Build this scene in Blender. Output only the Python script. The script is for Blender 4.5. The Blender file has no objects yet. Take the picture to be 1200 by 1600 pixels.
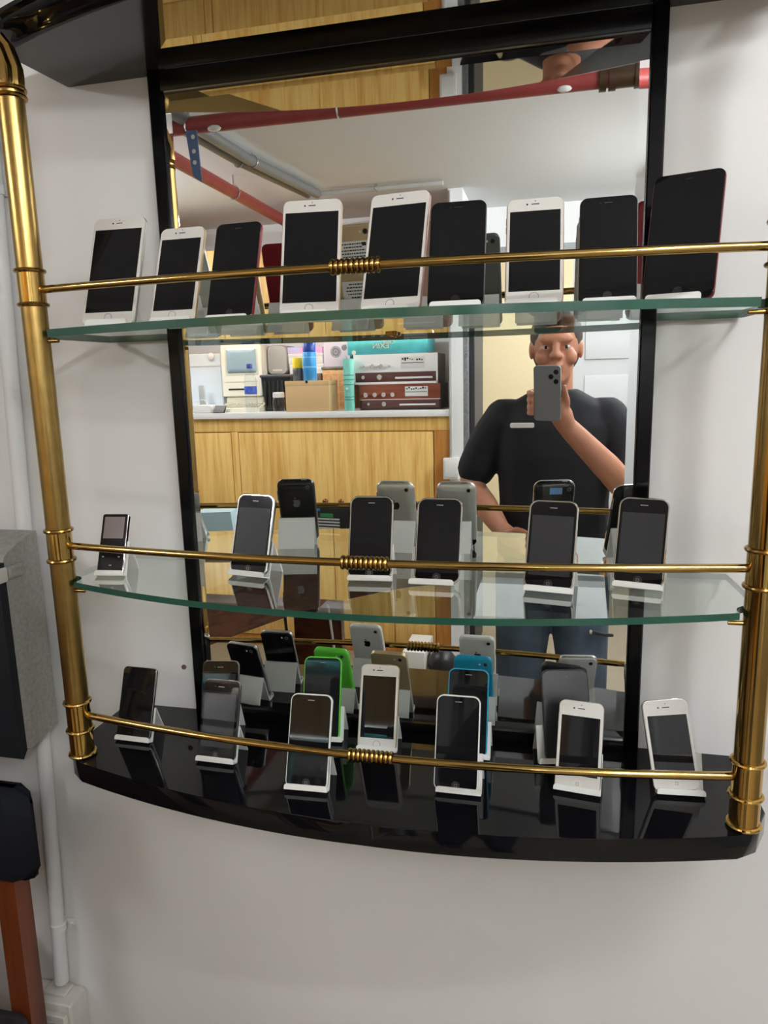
import bpy, bmesh, math, random
from mathutils import Vector, Matrix, Euler
rnd = random.Random(7)
S = bpy.context.scene
COL = S.collection

# ------------------------------------------------------------------ camera
CAM_POS = Vector((0.2239, -1.0224, 0.5457))
YAW, PITCH, ROLL, FPX = 0.2343, -0.1854, -0.0252, 1124.38
def cam_axes():
    cy, sy, cp, sp = math.cos(YAW), math.sin(YAW), math.cos(PITCH), math.sin(PITCH)
    f = Vector((-sy*cp, cy*cp, sp)); r = Vector((cy, sy, 0)); u = r.cross(f)
    cr, sr = math.cos(ROLL), math.sin(ROLL)
    return r*cr + u*sr, u*cr - r*sr, f
_r, _u, _f = cam_axes()
cam_d = bpy.data.cameras.new('camera'); cam = bpy.data.objects.new('camera', cam_d); COL.objects.link(cam)
cam_d.sensor_fit = 'HORIZONTAL'; cam_d.sensor_width = 36; cam_d.lens = 36*FPX/1200
cam_d.clip_start = 0.02; cam_d.clip_end = 60
CAM_M = Matrix(((_r.x, _u.x, -_f.x, CAM_POS.x), (_r.y, _u.y, -_f.y, CAM_POS.y), (_r.z, _u.z, -_f.z, CAM_POS.z), (0, 0, 0, 1)))
cam.matrix_world = CAM_M
S.camera = cam

# ------------------------------------------------------------------ world, lights, exposure
world = bpy.data.worlds.new('world'); S.world = world; world.use_nodes = True
world.node_tree.nodes['Background'].inputs[0].default_value = (0.80, 0.88, 1.0, 1)
world.node_tree.nodes['Background'].inputs[1].default_value = 0.5
# unseen ceiling battens added to light the room (built below): x, y, tube length, turn, tube strength, where
ADDED_BATTENS = [(0.95, -0.95, 0.5, 90, 150, 'nearest the display wall'), (-1.98, -1.80, 1.0, 0, 120, 'at the left of the room'), (1.45, -1.25, 1.2, 0, 30, 'at the right of the room'),
           (1.05, -2.20, 0.9, 0, 230, 'before the passage'), (0.75, -3.75, 0.9, 0, 150, 'in the passage beyond the opening')]
S.view_settings.view_transform = 'Standard'; S.view_settings.look = 'None'
S.view_settings.exposure = 0.26; S.view_settings.gamma = 1.0; S.view_settings.use_curve_mapping = False
try:
    S.cycles.max_bounces = 14; S.cycles.glossy_bounces = 8; S.cycles.transparent_max_bounces = 16; S.cycles.diffuse_bounces = 5
    S.cycles.sample_clamp_indirect = 4.0
except Exception:
    pass

# ------------------------------------------------------------------ materials
MATS = {}
def srgb(r, g, b):
    return tuple(((c/255/12.92) if c/255 <= 0.04045 else ((c/255+0.055)/1.055)**2.4) for c in (r, g, b))
def mat(name, col, rough=0.5, metal=0.0, spec=0.5, bump=0.0, bscale=200, vary=0.0, vscale=8, coat=0.0, emit=None, estr=0.0, aniso=None):
    if name in MATS: return MATS[name]
    m = bpy.data.materials.new(name); m.use_nodes = True; nt = m.node_tree; p = nt.nodes['Principled BSDF']
    p.inputs['Base Color'].default_value = (*col, 1); p.inputs['Roughness'].default_value = rough
    p.inputs['Metallic'].default_value = metal; p.inputs['Specular IOR Level'].default_value = spec
    p.inputs['Coat Weight'].default_value = coat
    if emit: p.inputs['Emission Color'].default_value = (*emit, 1); p.inputs['Emission Strength'].default_value = estr
    tc = nt.nodes.new('ShaderNodeTexCoord')
    if vary:
        n = nt.nodes.new('ShaderNodeTexNoise'); n.inputs['Scale'].default_value = vscale; n.inputs['Detail'].default_value = 5
        nt.links.new(tc.outputs['Object'], n.inputs['Vector'])
        r = nt.nodes.new('ShaderNodeValToRGB'); r.color_ramp.elements[0].position = 0.3; r.color_ramp.elements[1].position = 0.7
        r.color_ramp.elements[0].color = (*[c*(1-vary) for c in col], 1); r.color_ramp.elements[1].color = (*[min(1, c*(1+vary)) for c in col], 1)
        nt.links.new(n.outputs['Fac'], r.inputs['Fac']); nt.links.new(r.outputs['Color'], p.inputs['Base Color'])
    if bump:
        n = nt.nodes.new('ShaderNodeTexNoise'); n.inputs['Scale'].default_value = bscale; n.inputs['Detail'].default_value = 6
        if aniso:
            mp = nt.nodes.new('ShaderNodeMapping'); mp.inputs['Scale'].default_value = aniso
            nt.links.new(tc.outputs['Object'], mp.inputs['Vector']); nt.links.new(mp.outputs['Vector'], n.inputs['Vector'])
        else:
            nt.links.new(tc.outputs['Object'], n.inputs['Vector'])
        b = nt.nodes.new('ShaderNodeBump'); b.inputs['Strength'].default_value = bump; b.inputs['Distance'].default_value = 0.002
        nt.links.new(n.outputs['Fac'], b.inputs['Height']); nt.links.new(b.outputs['Normal'], p.inputs['Normal'])
    MATS[name] = m; return m
def wood(name, c1, c2, rough=0.4, scale=(30, 30, 1.6)):
    m = bpy.data.materials.new(name); m.use_nodes = True; nt = m.node_tree; p = nt.nodes['Principled BSDF']
    tc = nt.nodes.new('ShaderNodeTexCoord'); mp = nt.nodes.new('ShaderNodeMapping'); mp.inputs['Scale'].default_value = scale
    n = nt.nodes.new('ShaderNodeTexNoise'); n.inputs['Scale'].default_value = 1.0; n.inputs['Detail'].default_value = 8; n.inputs['Distortion'].default_value = 0.4
    n2 = nt.nodes.new('ShaderNodeTexNoise'); n2.inputs['Scale'].default_value = 4.5; n2.inputs['Detail'].default_value = 4
    mx = nt.nodes.new('ShaderNodeMath'); mx.operation = 'MULTIPLY_ADD'; mx.inputs[1].default_value = 0.45
    r = nt.nodes.new('ShaderNodeValToRGB'); r.color_ramp.elements[0].position = 0.52; r.color_ramp.elements[1].position = 0.82
    r.color_ramp.elements[0].color = (*c1, 1); r.color_ramp.elements[1].color = (*c2, 1)
    L = nt.links.new
    L(tc.outputs['Object'], mp.inputs['Vector']); L(mp.outputs['Vector'], n.inputs['Vector']); L(mp.outputs['Vector'], n2.inputs['Vector'])
    L(n2.outputs['Fac'], mx.inputs[0]); L(n.outputs['Fac'], mx.inputs[2]); L(mx.outputs[0], r.inputs['Fac'])
    L(r.outputs['Color'], p.inputs['Base Color']); p.inputs['Roughness'].default_value = rough
    MATS[name] = m; return m
def glass_mat(name, tint, ior=1.5, boost=1.0):
    """clear pane: transparent, with the Fresnel reflection of its two faces, 2R/(1+R), on the outer side, scaled by boost"""
    m = bpy.data.materials.new(name); m.use_nodes = True; nt = m.node_tree; nt.nodes.clear(); L = nt.links.new
    out = nt.nodes.new('ShaderNodeOutputMaterial'); mix = nt.nodes.new('ShaderNodeMixShader')
    tr = nt.nodes.new('ShaderNodeBsdfTransparent'); tr.inputs[0].default_value = (*tint, 1)
    gl = nt.nodes.new('ShaderNodeBsdfGlossy'); gl.inputs['Roughness'].default_value = 0.0; gl.inputs[0].default_value = (0.93, 0.97, 0.94, 1)
    fr = nt.nodes.new('ShaderNodeFresnel'); fr.inputs[0].default_value = ior
    geo = nt.nodes.new('ShaderNodeNewGeometry')
    def mth(op, a, b):
        n = nt.nodes.new('ShaderNodeMath'); n.operation = op
        for k, v in enumerate((a, b)):
            if isinstance(v, (int, float)): n.inputs[k].default_value = v
            else: L(v, n.inputs[k])
        return n.outputs[0]
    R = fr.outputs[0]
    f = mth('DIVIDE', mth('MULTIPLY', R, 2.0), mth('ADD', R, 1.0))
    f = mth('MULTIPLY', mth('MULTIPLY', f, boost), mth('SUBTRACT', 1.0, geo.outputs['Backfacing']))
    L(f, mix.inputs[0]); L(tr.outputs[0], mix.inputs[1]); L(gl.outputs[0], mix.inputs[2]); L(mix.outputs[0], out.inputs[0])
    MATS[name] = m; return m
M_WALL = mat('wall_paint', srgb(214, 212, 210), 0.75, bump=0.35, bscale=28, vary=0.02, vscale=3)
M_CEIL = mat('ceiling_paint', srgb(228, 230, 230), 0.8, bump=0.2, bscale=20)
M_WHITEWALL = mat('white_wall_paint', srgb(232, 233, 233), 0.7)
M_CREAM = mat('cream_paint', srgb(240, 222, 182), 0.7)
M_GREYDOOR = mat('grey_door_paint', srgb(205, 207, 208), 0.6)
M_FLOOR = mat('floor_cream', srgb(146, 133, 112), 0.45, vary=0.05, vscale=4)
M_BLACK = mat('black_lacquer', (0.003, 0.003, 0.004), 0.05, spec=0.30)
M_FRAME = mat('frame_black', (0.0025, 0.0025, 0.003), 0.18, spec=0.18)
M_BLACKSAT = mat('canopy_black_lacquer', (0.010, 0.010, 0.010), 0.12, spec=0.4)
M_MIRROR = mat('mirror_silver', (0.93, 0.94, 0.93), 0.0, metal=1.0)
M_MIRROR2 = mat('added_tinted_mirror', (0.50, 0.49, 0.47), 0.02, metal=1.0)  # for the added panel that strengthens the reflection under the canopy
M_BRASS = mat('brushed_brass', srgb(172, 142, 84), 0.28, metal=1.0, bump=0.06, bscale=1.0, aniso=(900, 900, 30), vary=0.08, vscale=60)
M_BRASSP = mat('polished_brass', srgb(198, 162, 94), 0.10, metal=1.0, vary=0.08, vscale=90)
M_BRASSD = mat('aged_brass', srgb(150, 116, 62), 0.22, metal=1.0, vary=0.15, vscale=120)
M_GLASS = glass_mat('shelf_glass', (0.90, 0.94, 0.92), 1.52, 1.3)
M_GLASS2 = glass_mat('low_reflect_upper_glass', (0.93, 0.965, 0.945), 1.5, 0.2)  # reflection set far below that of clean glass, so the oak shows through
M_GEDGE = mat('glass_edge_green', srgb(34, 74, 60), 0.12, spec=0.6, vary=0.12, vscale=18)
M_STAND = mat('white_stand_plastic', srgb(222, 222, 218), 0.35)
M_PBLACK = mat('phone_black_glass', (0.005, 0.005, 0.006), 0.03, spec=0.28)
M_PWHITE = mat('phone_white_glass', srgb(208, 204, 198), 0.08)
M_DISP = mat('display_off', (0.006, 0.006, 0.007), 0.04, spec=0.28)
M_DISPG = mat('display_off_grey', (0.026, 0.026, 0.029), 0.06, spec=0.35)
M_CHROME = mat('chrome', (0.82, 0.81, 0.79), 0.10, metal=1.0)
M_STEEL = mat('steel_band', (0.55, 0.55, 0.55), 0.25, metal=1.0)
M_SILVER = mat('silver_aluminium', srgb(196, 196, 190), 0.38, metal=0.85)
M_GOLD = mat('gold_aluminium', srgb(206, 184, 146), 0.40, metal=0.75)
M_ROSE = mat('rose_aluminium', srgb(206, 166, 152), 0.40, metal=0.75)
M_RED = mat('red_aluminium', srgb(112, 8, 24), 0.35, metal=0.35)
M_GREY = mat('space_grey_aluminium', srgb(108, 110, 108), 0.40, metal=0.7)
M_GREEN = mat('green_plastic', srgb(96, 196, 62), 0.22)
M_BLUE = mat('blue_plastic', srgb(28, 150, 186), 0.22)
M_PWPL = mat('white_plastic', srgb(232, 232, 228), 0.22)
M_PBPL = mat('black_plastic', (0.008, 0.008, 0.009), 0.12)
M_PBMAT = mat('black_matt_plastic', (0.012, 0.012, 0.013), 0.4)
M_DOT = mat('dark_slot', (0.004, 0.004, 0.004), 0.4)
M_RING = mat('grey_ring', srgb(120, 118, 116), 0.3)
M_PALE = mat('pale_print', srgb(224, 224, 220), 0.5)
M_OAK = wood('oak_veneer', srgb(220, 166, 84), srgb(246, 206, 124), 0.38)
M_OAKD = wood('oak_edge', srgb(178, 112, 44), srgb(206, 144, 66), 0.4)
M_BROWN = wood('dark_brown_wood', srgb(58, 32, 22), srgb(92, 52, 34), 0.25, scale=(8, 8, 40))
M_CHAIRW = wood('red_brown_wood', srgb(78, 34, 16), srgb(106, 50, 24), 0.3)

# ------------------------------------------------------------------ mesh helpers
class MB:
    """collects shapes in one bmesh"""
    def __init__(s): s.bm = bmesh.new()
    def face(s, vs, mi=0):
        try:
            f = s.bm.faces.new(vs); f.material_index = mi; return f
        except ValueError: return None
    def rings(s, rings, closed=True, cap=True, mi=0, capmi=None):
        R = [[s.bm.verts.new(p) for p in r] for r in rings]
        n = len(R[0])
        for a, b in zip(R, R[1:]):
            for i in range(n if closed else n-1):
                j = (i+1) % n; s.face((a[i], a[j], b[j], b[i]), mi)
        if cap and closed:
            s.face(list(reversed(R[0])), mi if capmi is None else capmi); s.face(R[-1], mi if capmi is None else capmi)
        return s
    def box(s, x0, x1, y0, y1, z0, z1, b=0.0, mi=0):
        if b <= 0:
            P = lambda z: [(x0, y0, z), (x1, y0, z), (x1, y1, z), (x0, y1, z)]
            return s.rings([P(z0), P(z1)], mi=mi)
        b = min(b, (x1-x0)*.45, (y1-y0)*.45, (z1-z0)*.45)
        def P(z, i, c):
            X0, X1, Y0, Y1 = x0+i, x1-i, y0+i, y1-i
            return [(X0+c, Y0, z), (X1-c, Y0, z), (X1, Y0+c, z), (X1, Y1-c, z), (X1-c, Y1, z), (X0+c, Y1, z), (X0, Y1-c, z), (X0, Y0+c, z)]
        return s.rings([P(z0, b, b*.3), P(z0+b*.3, b*.3, b), P(z0+b, 0, b), P(z1-b, 0, b), P(z1-b*.3, b*.3, b), P(z1, b, b*.3)], mi=mi)
    def tube(s, pts, rad, n=14, caps=True, mi=0):
        pts = [Vector(p) for p in pts]
        if not hasattr(rad, '__len__'): rad = [rad]*len(pts)
        rings = []; up = None
        for i, p in enumerate(pts):
            t = (pts[min(i+1, len(pts)-1)] - pts[max(i-1, 0)]).normalized()
            if up is None:
                up = Vector((0, 0, 1)) if abs(t.z) < 0.9 else Vector((1, 0, 0))
            a = (up - t*up.dot(t)).normalized(); b = t.cross(a); up = a
            rings.append([p + (a*math.cos(q) + b*math.sin(q))*rad[i] for q in [2*math.pi*k/n for k in range(n)]])
        return s.rings(rings, cap=caps, mi=mi)
    def ball(s, c, rx, ry=None, rz=None, nu=16, nv=10, mi=0):
        ry = rx if ry is None else ry; rz = rx if rz is None else rz; c = Vector(c)
        rings = []
        for j in range(1, nv):
            a = -math.pi/2 + math.pi*j/nv
            rings.append([(c.x+rx*math.cos(a)*math.cos(q), c.y+ry*math.cos(a)*math.sin(q), c.z+rz*math.sin(a)) for q in [2*math.pi*k/nu for k in range(nu)]])
        return s.rings(rings, mi=mi)
    def lathe(s, prof, cx=0, cy=0, n=24, mi=0, flute=0, fl=0.0):
        rings = []
        for r, z in prof:
            rings.append([(cx+r*(1+fl*math.cos(flute*q))*math.cos(q), cy+r*(1+fl*math.cos(flute*q))*math.sin(q), z) for q in [2*math.pi*k/n for k in range(n)]])
        return s.rings(rings, mi=mi)
    def torus(s, c, R, r, n=28, m=8, ax='z', mi=0):
        c = Vector(c); V = []
        for i in range(n):
            q = 2*math.pi*i/n; row = []
            for j in range(m):
                w = 2*math.pi*j/m; d = R + r*math.cos(w); h = r*math.sin(w)
                p = {'z': (d*math.cos(q), d*math.sin(q), h), 'x': (h, d*math.cos(q), d*math.sin(q)), 'y': (d*math.cos(q), h, d*math.sin(q))}[ax]
                row.append(s.bm.verts.new(c + Vector(p)))
            V.append(row)
        for i in range(n):
            for j in range(m):
                s.face((V[i][j], V[(i+1) % n][j], V[(i+1) % n][(j+1) % m], V[i][(j+1) % m]), mi)
        return s
    def prism_z(s, poly, z0, z1, mi=0, sidemi=None, b=0.0):
        sm = mi if sidemi is None else sidemi
        if b:
            c = Vector((sum(p[0] for p in poly)/len(poly), sum(p[1] for p in poly)/len(poly)))
            def ins(p):
                d = (Vector(p[:2])-c); return c + d*(1-b/d.length)
            P = [ins(p) for p in poly]
            return s.rings([[(p[0], p[1], z0) for p in P], [(p[0], p[1], z0+b) for p in poly], [(p[0], p[1], z1-b) for p in poly], [(p[0], p[1], z1) for p in P]], mi=sm, capmi=mi)
        return s.rings([[(p[0], p[1], z0) for p in poly], [(p[0], p[1], z1) for p in poly]], mi=sm, capmi=mi)
    def prism_y(s, poly, y0, y1, mi=0):   # poly in (x,z)
        return s.rings([[(p[0], y0, p[1]) for p in poly], [(p[0], y1, p[1]) for p in poly]], mi=mi)
    def prism_x(s, poly, x0, x1, mi=0):   # poly in (y,z)
        return s.rings([[(x0, p[0], p[1]) for p in poly], [(x1, p[0], p[1]) for p in poly]], mi=mi)
    def rr(s, w, h, r, prof, cx=0, cz=0, seg=6, mi=0):
        """rounded rectangle in x,z lofted along y: prof = [(y, inset)]"""
        rings = []
        for y, i in prof:
            W, H, q = w/2-i, h/2-i, max(0.0004, r-i); ring = []
            for (sx, sz, a0) in ((1, -1, -90), (1, 1, 0), (-1, 1, 90), (-1, -1, 180)):
                for k in range(seg+1):
                    a = math.radians(a0+90*k/seg); ring.append((cx+sx*(W-q)+q*math.cos(a), y, cz+sz*(H-q)+q*math.sin(a)))
            rings.append(ring)
        return s.rings(rings, mi=mi)
    def disc_y(s, cx, cz, r, y0, y1, n=18, mi=0):
        return s.rings([[(cx+r*math.cos(2*math.pi*k/n), y, cz+r*math.sin(2*math.pi*k/n)) for k in range(n)] for y in (y0, y1)], mi=mi)
    def mesh(s, name, mats, sharp=40):
        bmesh.ops.recalc_face_normals(s.bm, faces=s.bm.faces)
        me = bpy.data.meshes.new(name); s.bm.to_mesh(me); s.bm.free()
        for m in (mats if isinstance(mats, (list, tuple)) else [mats]): me.materials.append(m)
        me.shade_smooth(); me.set_sharp_from_angle(angle=math.radians(sharp))
        for p in me.polygons:
            if len(p.vertices) > 6: p.use_smooth = False
        return me
    def build(s, name, mats, parent=None, label=None, sharp=40):
        o = bpy.data.objects.new(name, s.mesh(name, mats, sharp)); COL.objects.link(o)
        if parent: o.parent = parent
        if label: o['label'] = label
        return o
def tag(o, label, cat, group=None):
    o['label'] = label; o['category'] = cat
    if group: o['group'] = group
    return o
def thing(name, label, cat, loc=(0, 0, 0), rot=(0, 0, 0), group=None):
    o = bpy.data.objects.new(name, None); COL.objects.link(o); o.location = loc; o.rotation_euler = rot
    o.empty_display_size = 0.05; return tag(o, label, cat, group)
def struct(name, mb, m, sharp=40):
    o = mb.build(name, m, sharp=sharp); o['kind'] = 'structure'; return o
def text_mesh(name, body, size, m, parent, M, extrude=0.0006):
    c = bpy.data.curves.new(name, 'FONT'); c.body = body; c.size = size; c.extrude = extrude; c.align_x = 'CENTER'; c.align_y = 'CENTER'
    t = bpy.data.objects.new(name, c); COL.objects.link(t); bpy.context.view_layer.update()
    me = bpy.data.meshes.new_from_object(t.evaluated_get(bpy.context.evaluated_depsgraph_get()))
    bpy.data.objects.remove(t); me.materials.clear(); me.materials.append(m); me.transform(M)
    o = bpy.data.objects.new(name, me); COL.objects.link(o)
    if parent: o.parent = parent
    return o

# ------------------------------------------------------------------ setting
ZF, ZC = -1.0, 1.446
WY = 0.012                                   # face of the display wall
struct('wall_front', MB().box(-2.5, 2.0, WY, WY+0.12, ZF, ZC), M_WALL)
struct('floor', MB().box(-2.5, 2.0, -4.4, WY+0.12, ZF-0.1, ZF), M_FLOOR)
struct('ceiling', MB().box(-2.5, 2.0, -4.4, WY+0.12, ZC, ZC+0.1), M_CEIL)
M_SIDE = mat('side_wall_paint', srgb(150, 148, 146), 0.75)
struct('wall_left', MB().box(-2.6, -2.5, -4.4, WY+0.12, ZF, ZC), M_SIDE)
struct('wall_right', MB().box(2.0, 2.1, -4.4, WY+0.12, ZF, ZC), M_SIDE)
struct('wall_back', MB().box(-2.5, -0.215, -3.3, -3.2, ZF, ZC).box(-0.215, 1.3, -3.3, -3.2, 1.235, ZC).box(1.3, 2.0, -3.3, -3.2, ZF, ZC), M_WHITEWALL)
def batten(x, y, ln, turn, st, where):
    t = thing('added_batten', 'added unseen white ceiling batten with one glowing fluorescent tube '+where, 'lamp', (x, y, ZC), (0, 0, math.radians(turn)), group='added ceiling battens')
    mb = MB().box(-0.03, 0.03, -ln/2-0.02, ln/2+0.02, -0.085, 0.0, 0.004)
    for sy in (-1, 1): mb.box(-0.012, 0.012, sy*(ln/2+0.012)-0.006, sy*(ln/2+0.012)+0.006, -0.125, -0.084)
    mb.build('housing', mat('batten_white', srgb(225, 225, 222), 0.4), t)
    MB().tube([(0, -ln/2, -0.108), (0, ln/2, -0.108)], 0.016, 14).build('tube', mat('tube_glow_%d' % st, (0.9, 0.9, 0.9), 0.4, emit=(0.96, 0.985, 1.0), estr=st), t)
for b_ in ADDED_BATTENS: batten(*b_)
struct('trim_1', MB().box(-0.215, 1.3, -3.305, -3.19, 1.195, 1.235, 0.004), mat('lintel_grey', srgb(150, 152, 152), 0.5))
struct('wall_hall', MB().box(-2.5, 0.33, -4.4, -4.25, ZF, ZC), M_CREAM)
d = struct('door_1', MB().box(0.33, 2.0, -4.4, -4.25, ZF, ZC), M_GREYDOOR)
for zz in (-0.4, 0.25, 0.9):
    MB().box(0.42, 1.25, -4.25, -4.242, zz-0.27, zz+0.27, 0.004).build('panel', M_GREYDOOR, d)
# white pier at the end of the cabinets with galvanised strip, and a dark strip standing for the shaded gap
struct('wall_pier', MB().box(-0.307, -0.235, -3.2, -2.72, ZF, ZC), M_WHITEWALL)
g = MB().box(-0.234, -0.208, -3.2, -2.72, ZF, 1.195, 0.002)
strip = struct('trim_2', g, mat('galvanised_steel', srgb(150, 154, 156), 0.35, metal=0.6, vary=0.25, vscale=60))
for k in range(14):
    MB().ball((-0.221, -2.72, -0.55+k*0.12), 0.004, nu=8, nv=6).build('rivet', M_STEEL, strip)
struct('trim_3', MB().box(-0.207, -0.180, -3.2, -2.76, ZF, 1.195, 0.003), mat('gap_dark', (0.02, 0.02, 0.02), 0.5))
# small wall marks: a rusty screw plug and filler nibs
mk = tag(MB().disc_y(-0.376, 0.074, 0.0042, WY-0.0015, WY+0.001).build('screw_plug', mat('rusty_brown', srgb(84, 58, 44), 0.7)), 'tiny brown screw plug in wall left of mirror frame', 'screw')

# ------------------------------------------------------------------ display unit
PX, PY, PR = 0.456, -0.159, 0.0165
RAIL_Z = (0.0637, 0.322, 0.6707)
SH_Z = (0.0, 0.2711, 0.6187)                 # base top, middle glass top, upper glass top
def arc(x0, y0, yc, n=24, x1=None):
    """bowed front edge from (-x0,y0) through (0,yc) to (x0,y0)"""
    out = []
    for k in range(n+1):
        x = -x0 + 2*x0*k/n; out.append((x, yc + (y0-yc)*(x/x0)**2))
    return out
unit = thing('display_unit', 'black lacquer and brass bow-fronted wall display unit with mirror and three gallery rails', 'display shelf', (0, 0, 0))
# base board
base_poly = [(-0.489, WY), (-0.489, -0.125), (-0.470, -0.165)] + arc(0.447, -0.181, -0.245, 28) + [(0.470, -0.165), (0.489, -0.125), (0.489, WY)]
MB().prism_z(base_poly, -0.031, 0.0, b=0.0015).build('base_board', M_BLACK, unit, 'glossy black bow-fronted base board')
# mirror frame: stiles, rails
FX0, FX1 = 0.331, 0.3505
MB().box(-FX1, -FX0, -0.006, WY, 0.0, 0.9808, 0.002).build('frame_stile', M_FRAME, unit)
MB().box(FX0, FX1, -0.006, WY, 0.0, 0.9808, 0.002).build('frame_stile', M_FRAME, unit)
MB().box(-FX0, FX0, -0.006, WY, 0.953, 0.9808, 0.001).build('frame_rail', M_FRAME, unit)
MB().box(-FX0, FX0, -0.006, WY, 0.0, 0.017, 0.001).build('frame_rail', M_FRAME, unit)
# bevelled mirror
mz0, mz1, bv = 0.017, 0.953, 0.0125
mm = MB()
o_ = [(-FX0, 0.0009, mz0), (FX0, 0.0009, mz0), (FX0, 0.0009, mz1), (-FX0, 0.0009, mz1)]
i_ = [(-FX0+bv, 0, mz0+bv), (FX0-bv, 0, mz0+bv), (FX0-bv, 0, mz1-bv), (-FX0+bv, 0, mz1-bv)]
bk = [(p[0], 0.008, p[2]) for p in o_]
mm.rings([bk, o_, i_])
mm.build('bevelled_mirror', M_MIRROR, unit, 'large bevelled wall mirror', sharp=1)
# canopy: underside plate, cornice mouldings, added mirror panel that brightens the lacquer's reflection
ZU = 0.981
ARC = arc(0.478, -0.117, -0.216, 40)
ax = lambda x: -0.216 + 0.099*(x/0.478)**2
for sx in (-1, 1):
    side = [(sx*0.489, WY), (sx*0.497, -0.095), (sx*0.478, -0.117)] + [(sx*(0.478-0.256*k/12), ax(0.478-0.256*k/12)) for k in range(1, 13)] + [(sx*0.3305, -0.0062), (sx*0.3305, WY)]
    MB().prism_z(side, ZU, ZU+0.029).build('canopy_underside', M_BLACKSAT, unit, 'dark glossy underside of the canopy')
path = [(-0.489, WY), (-0.497, -0.095)] + ARC + [(0.497, -0.095), (0.489, WY)]
prof = [(0.000, 0.9812), (0.002, 0.9815), (0.007, 0.9862), (0.009, 0.9900), (0.015, 0.9928), (0.021, 0.9985), (0.0225, 1.0030), (0.028, 1.0062), (0.029, 1.0105), (0.0, 1.0105)]
def sweep(path, prof):
    V = [Vector(p) for p in path]; rings = []
    for i, p in enumerate(V):
        t = (V[min(i+1, len(V)-1)] - V[max(i-1, 0)]).normalized(); nrm = Vector((t.y, -t.x))
        if i in (0, len(V)-1): nrm = Vector((-1 if i == 0 else 1, 0))
        if i == 1 or i == len(V)-2: nrm = nrm*1.1
        rings.append([(p.x+nrm.x*o, p.y+nrm.y*o, z) for o, z in prof])
    return MB().rings(rings, closed=True)
sweep(path, prof).build('cornice', M_BLACK, unit, 'glossy black stepped cornice moulding')
pm_ = [(-0.3300, -0.0064)] + [(-0.222+0.444*k/16, ax(-0.222+0.444*k/16)+0.0012) for k in range(17)] + [(0.3300, -0.0064)]
MB().prism_z(pm_, ZU-0.0006, ZU+0.0285).build('added_canopy_mirror', M_MIRROR2, unit, 'added tinted mirror panel brightening the reflection under the canopy')
# brass posts
def post(sx):
    x = sx*PX
    p = MB().tube([(x, PY, 0.004), (x, PY, 0.925)], PR, 28).build('post', M_BRASS if sx < 0 else mat('smooth_brass', srgb(178, 146, 86), 0.13, metal=1.0, vary=0.05, vscale=60), unit, 'brushed brass post' if sx < 0 else 'polished brass post')
    # polished collars between the ring pairs, and the foot
    for z0, z1 in ((0.006, 0.0855), (0.3014, 0.3446), (0.6517, 0.695)):
        MB().tube([(x, PY, z0), (x, PY, z1)], PR+0.0006, 28).build('collar', M_BRASSP, p)
    for z in (0.0035, 0.0417, 0.0855, 0.3014, 0.3446, 0.6517, 0.695, 0.906, 0.915):
        MB().torus((x, PY, z), PR+0.0012, 0.0028).build('ring', M_BRASSP if z < .2 else M_BRASSD, p)
    # fluted elbow under the canopy
    e = [(x, PY, 0.917), (x-sx*0.001, PY+0.000, 0.935), (x+sx*0.007, PY+0.001, 0.957), (x+sx*0.020, PY+0.003, 0.972), (x+sx*0.034, PY+0.006, 0.982)]
    mb = MB(); n = 40; rings = []
    for i, q in enumerate(e):
        t = (Vector(e[min(i+1, 4)])-Vector(e[max(i-1, 0)])).normalized(); a = Vector((0, 1, 0)); b = t.cross(a).normalized()
        rings.append([Vector(q)+(a*math.cos(w)+b*math.sin(w))*(PR+0.001)*(1+0.07*math.cos(10*w)) for w in [2*math.pi*k/n for k in range(n)]])
    mb.rings(rings).build('fluted_elbow', M_BRASSP, p)
    for z in (SH_Z[1], SH_Z[2]):
        MB().tube([(x-sx*(PR-0.002), PY, z-0.0145), (x-sx*(PR+0.016), PY, z-0.0145)], 0.0028, 10).build('shelf_peg', M_BRASSD, p)
post(-1); post(1)
# gallery rails with coiled centre
for z in RAIL_Z:
    pts = []
    for k in range(41):
        x = -(PX-0.012) + 2*(PX-0.012)*k/40; pts.append((x, -0.1955 + (0.1955-0.1575)*(x/(PX-0.012))**2, z))
    r_ = MB().tube(pts, 0.0052, 12).build('rail', mat('smooth_brass', srgb(178, 146, 86), 0.13, metal=1.0, vary=0.05, vscale=60), unit, 'thin brass gallery rail')
    for sx in (-1, 1):
        MB().tube([(sx*(PX-0.017), -0.158, z), (sx*(PX-0.0105), -0.158, z)], [0.0052, 0.0078], 12).build('joint', M_BRASSP, r_)
    c = MB()
    for k in range(10):
        xx = -0.0270 + 0.0060*k + (0 if k < 5 else 0.0005)
        c.torus((xx, -0.1955, z), 0.0066, 0.0027, n=20, m=8, ax='x')
    c.tube([(-0.029, -0.1955, z), (0.029, -0.1955, z)], 0.0066, 14)
    c.build('coil', M_BRASSD, r_, 'ribbed brass coil at the middle of the rail')
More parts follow.
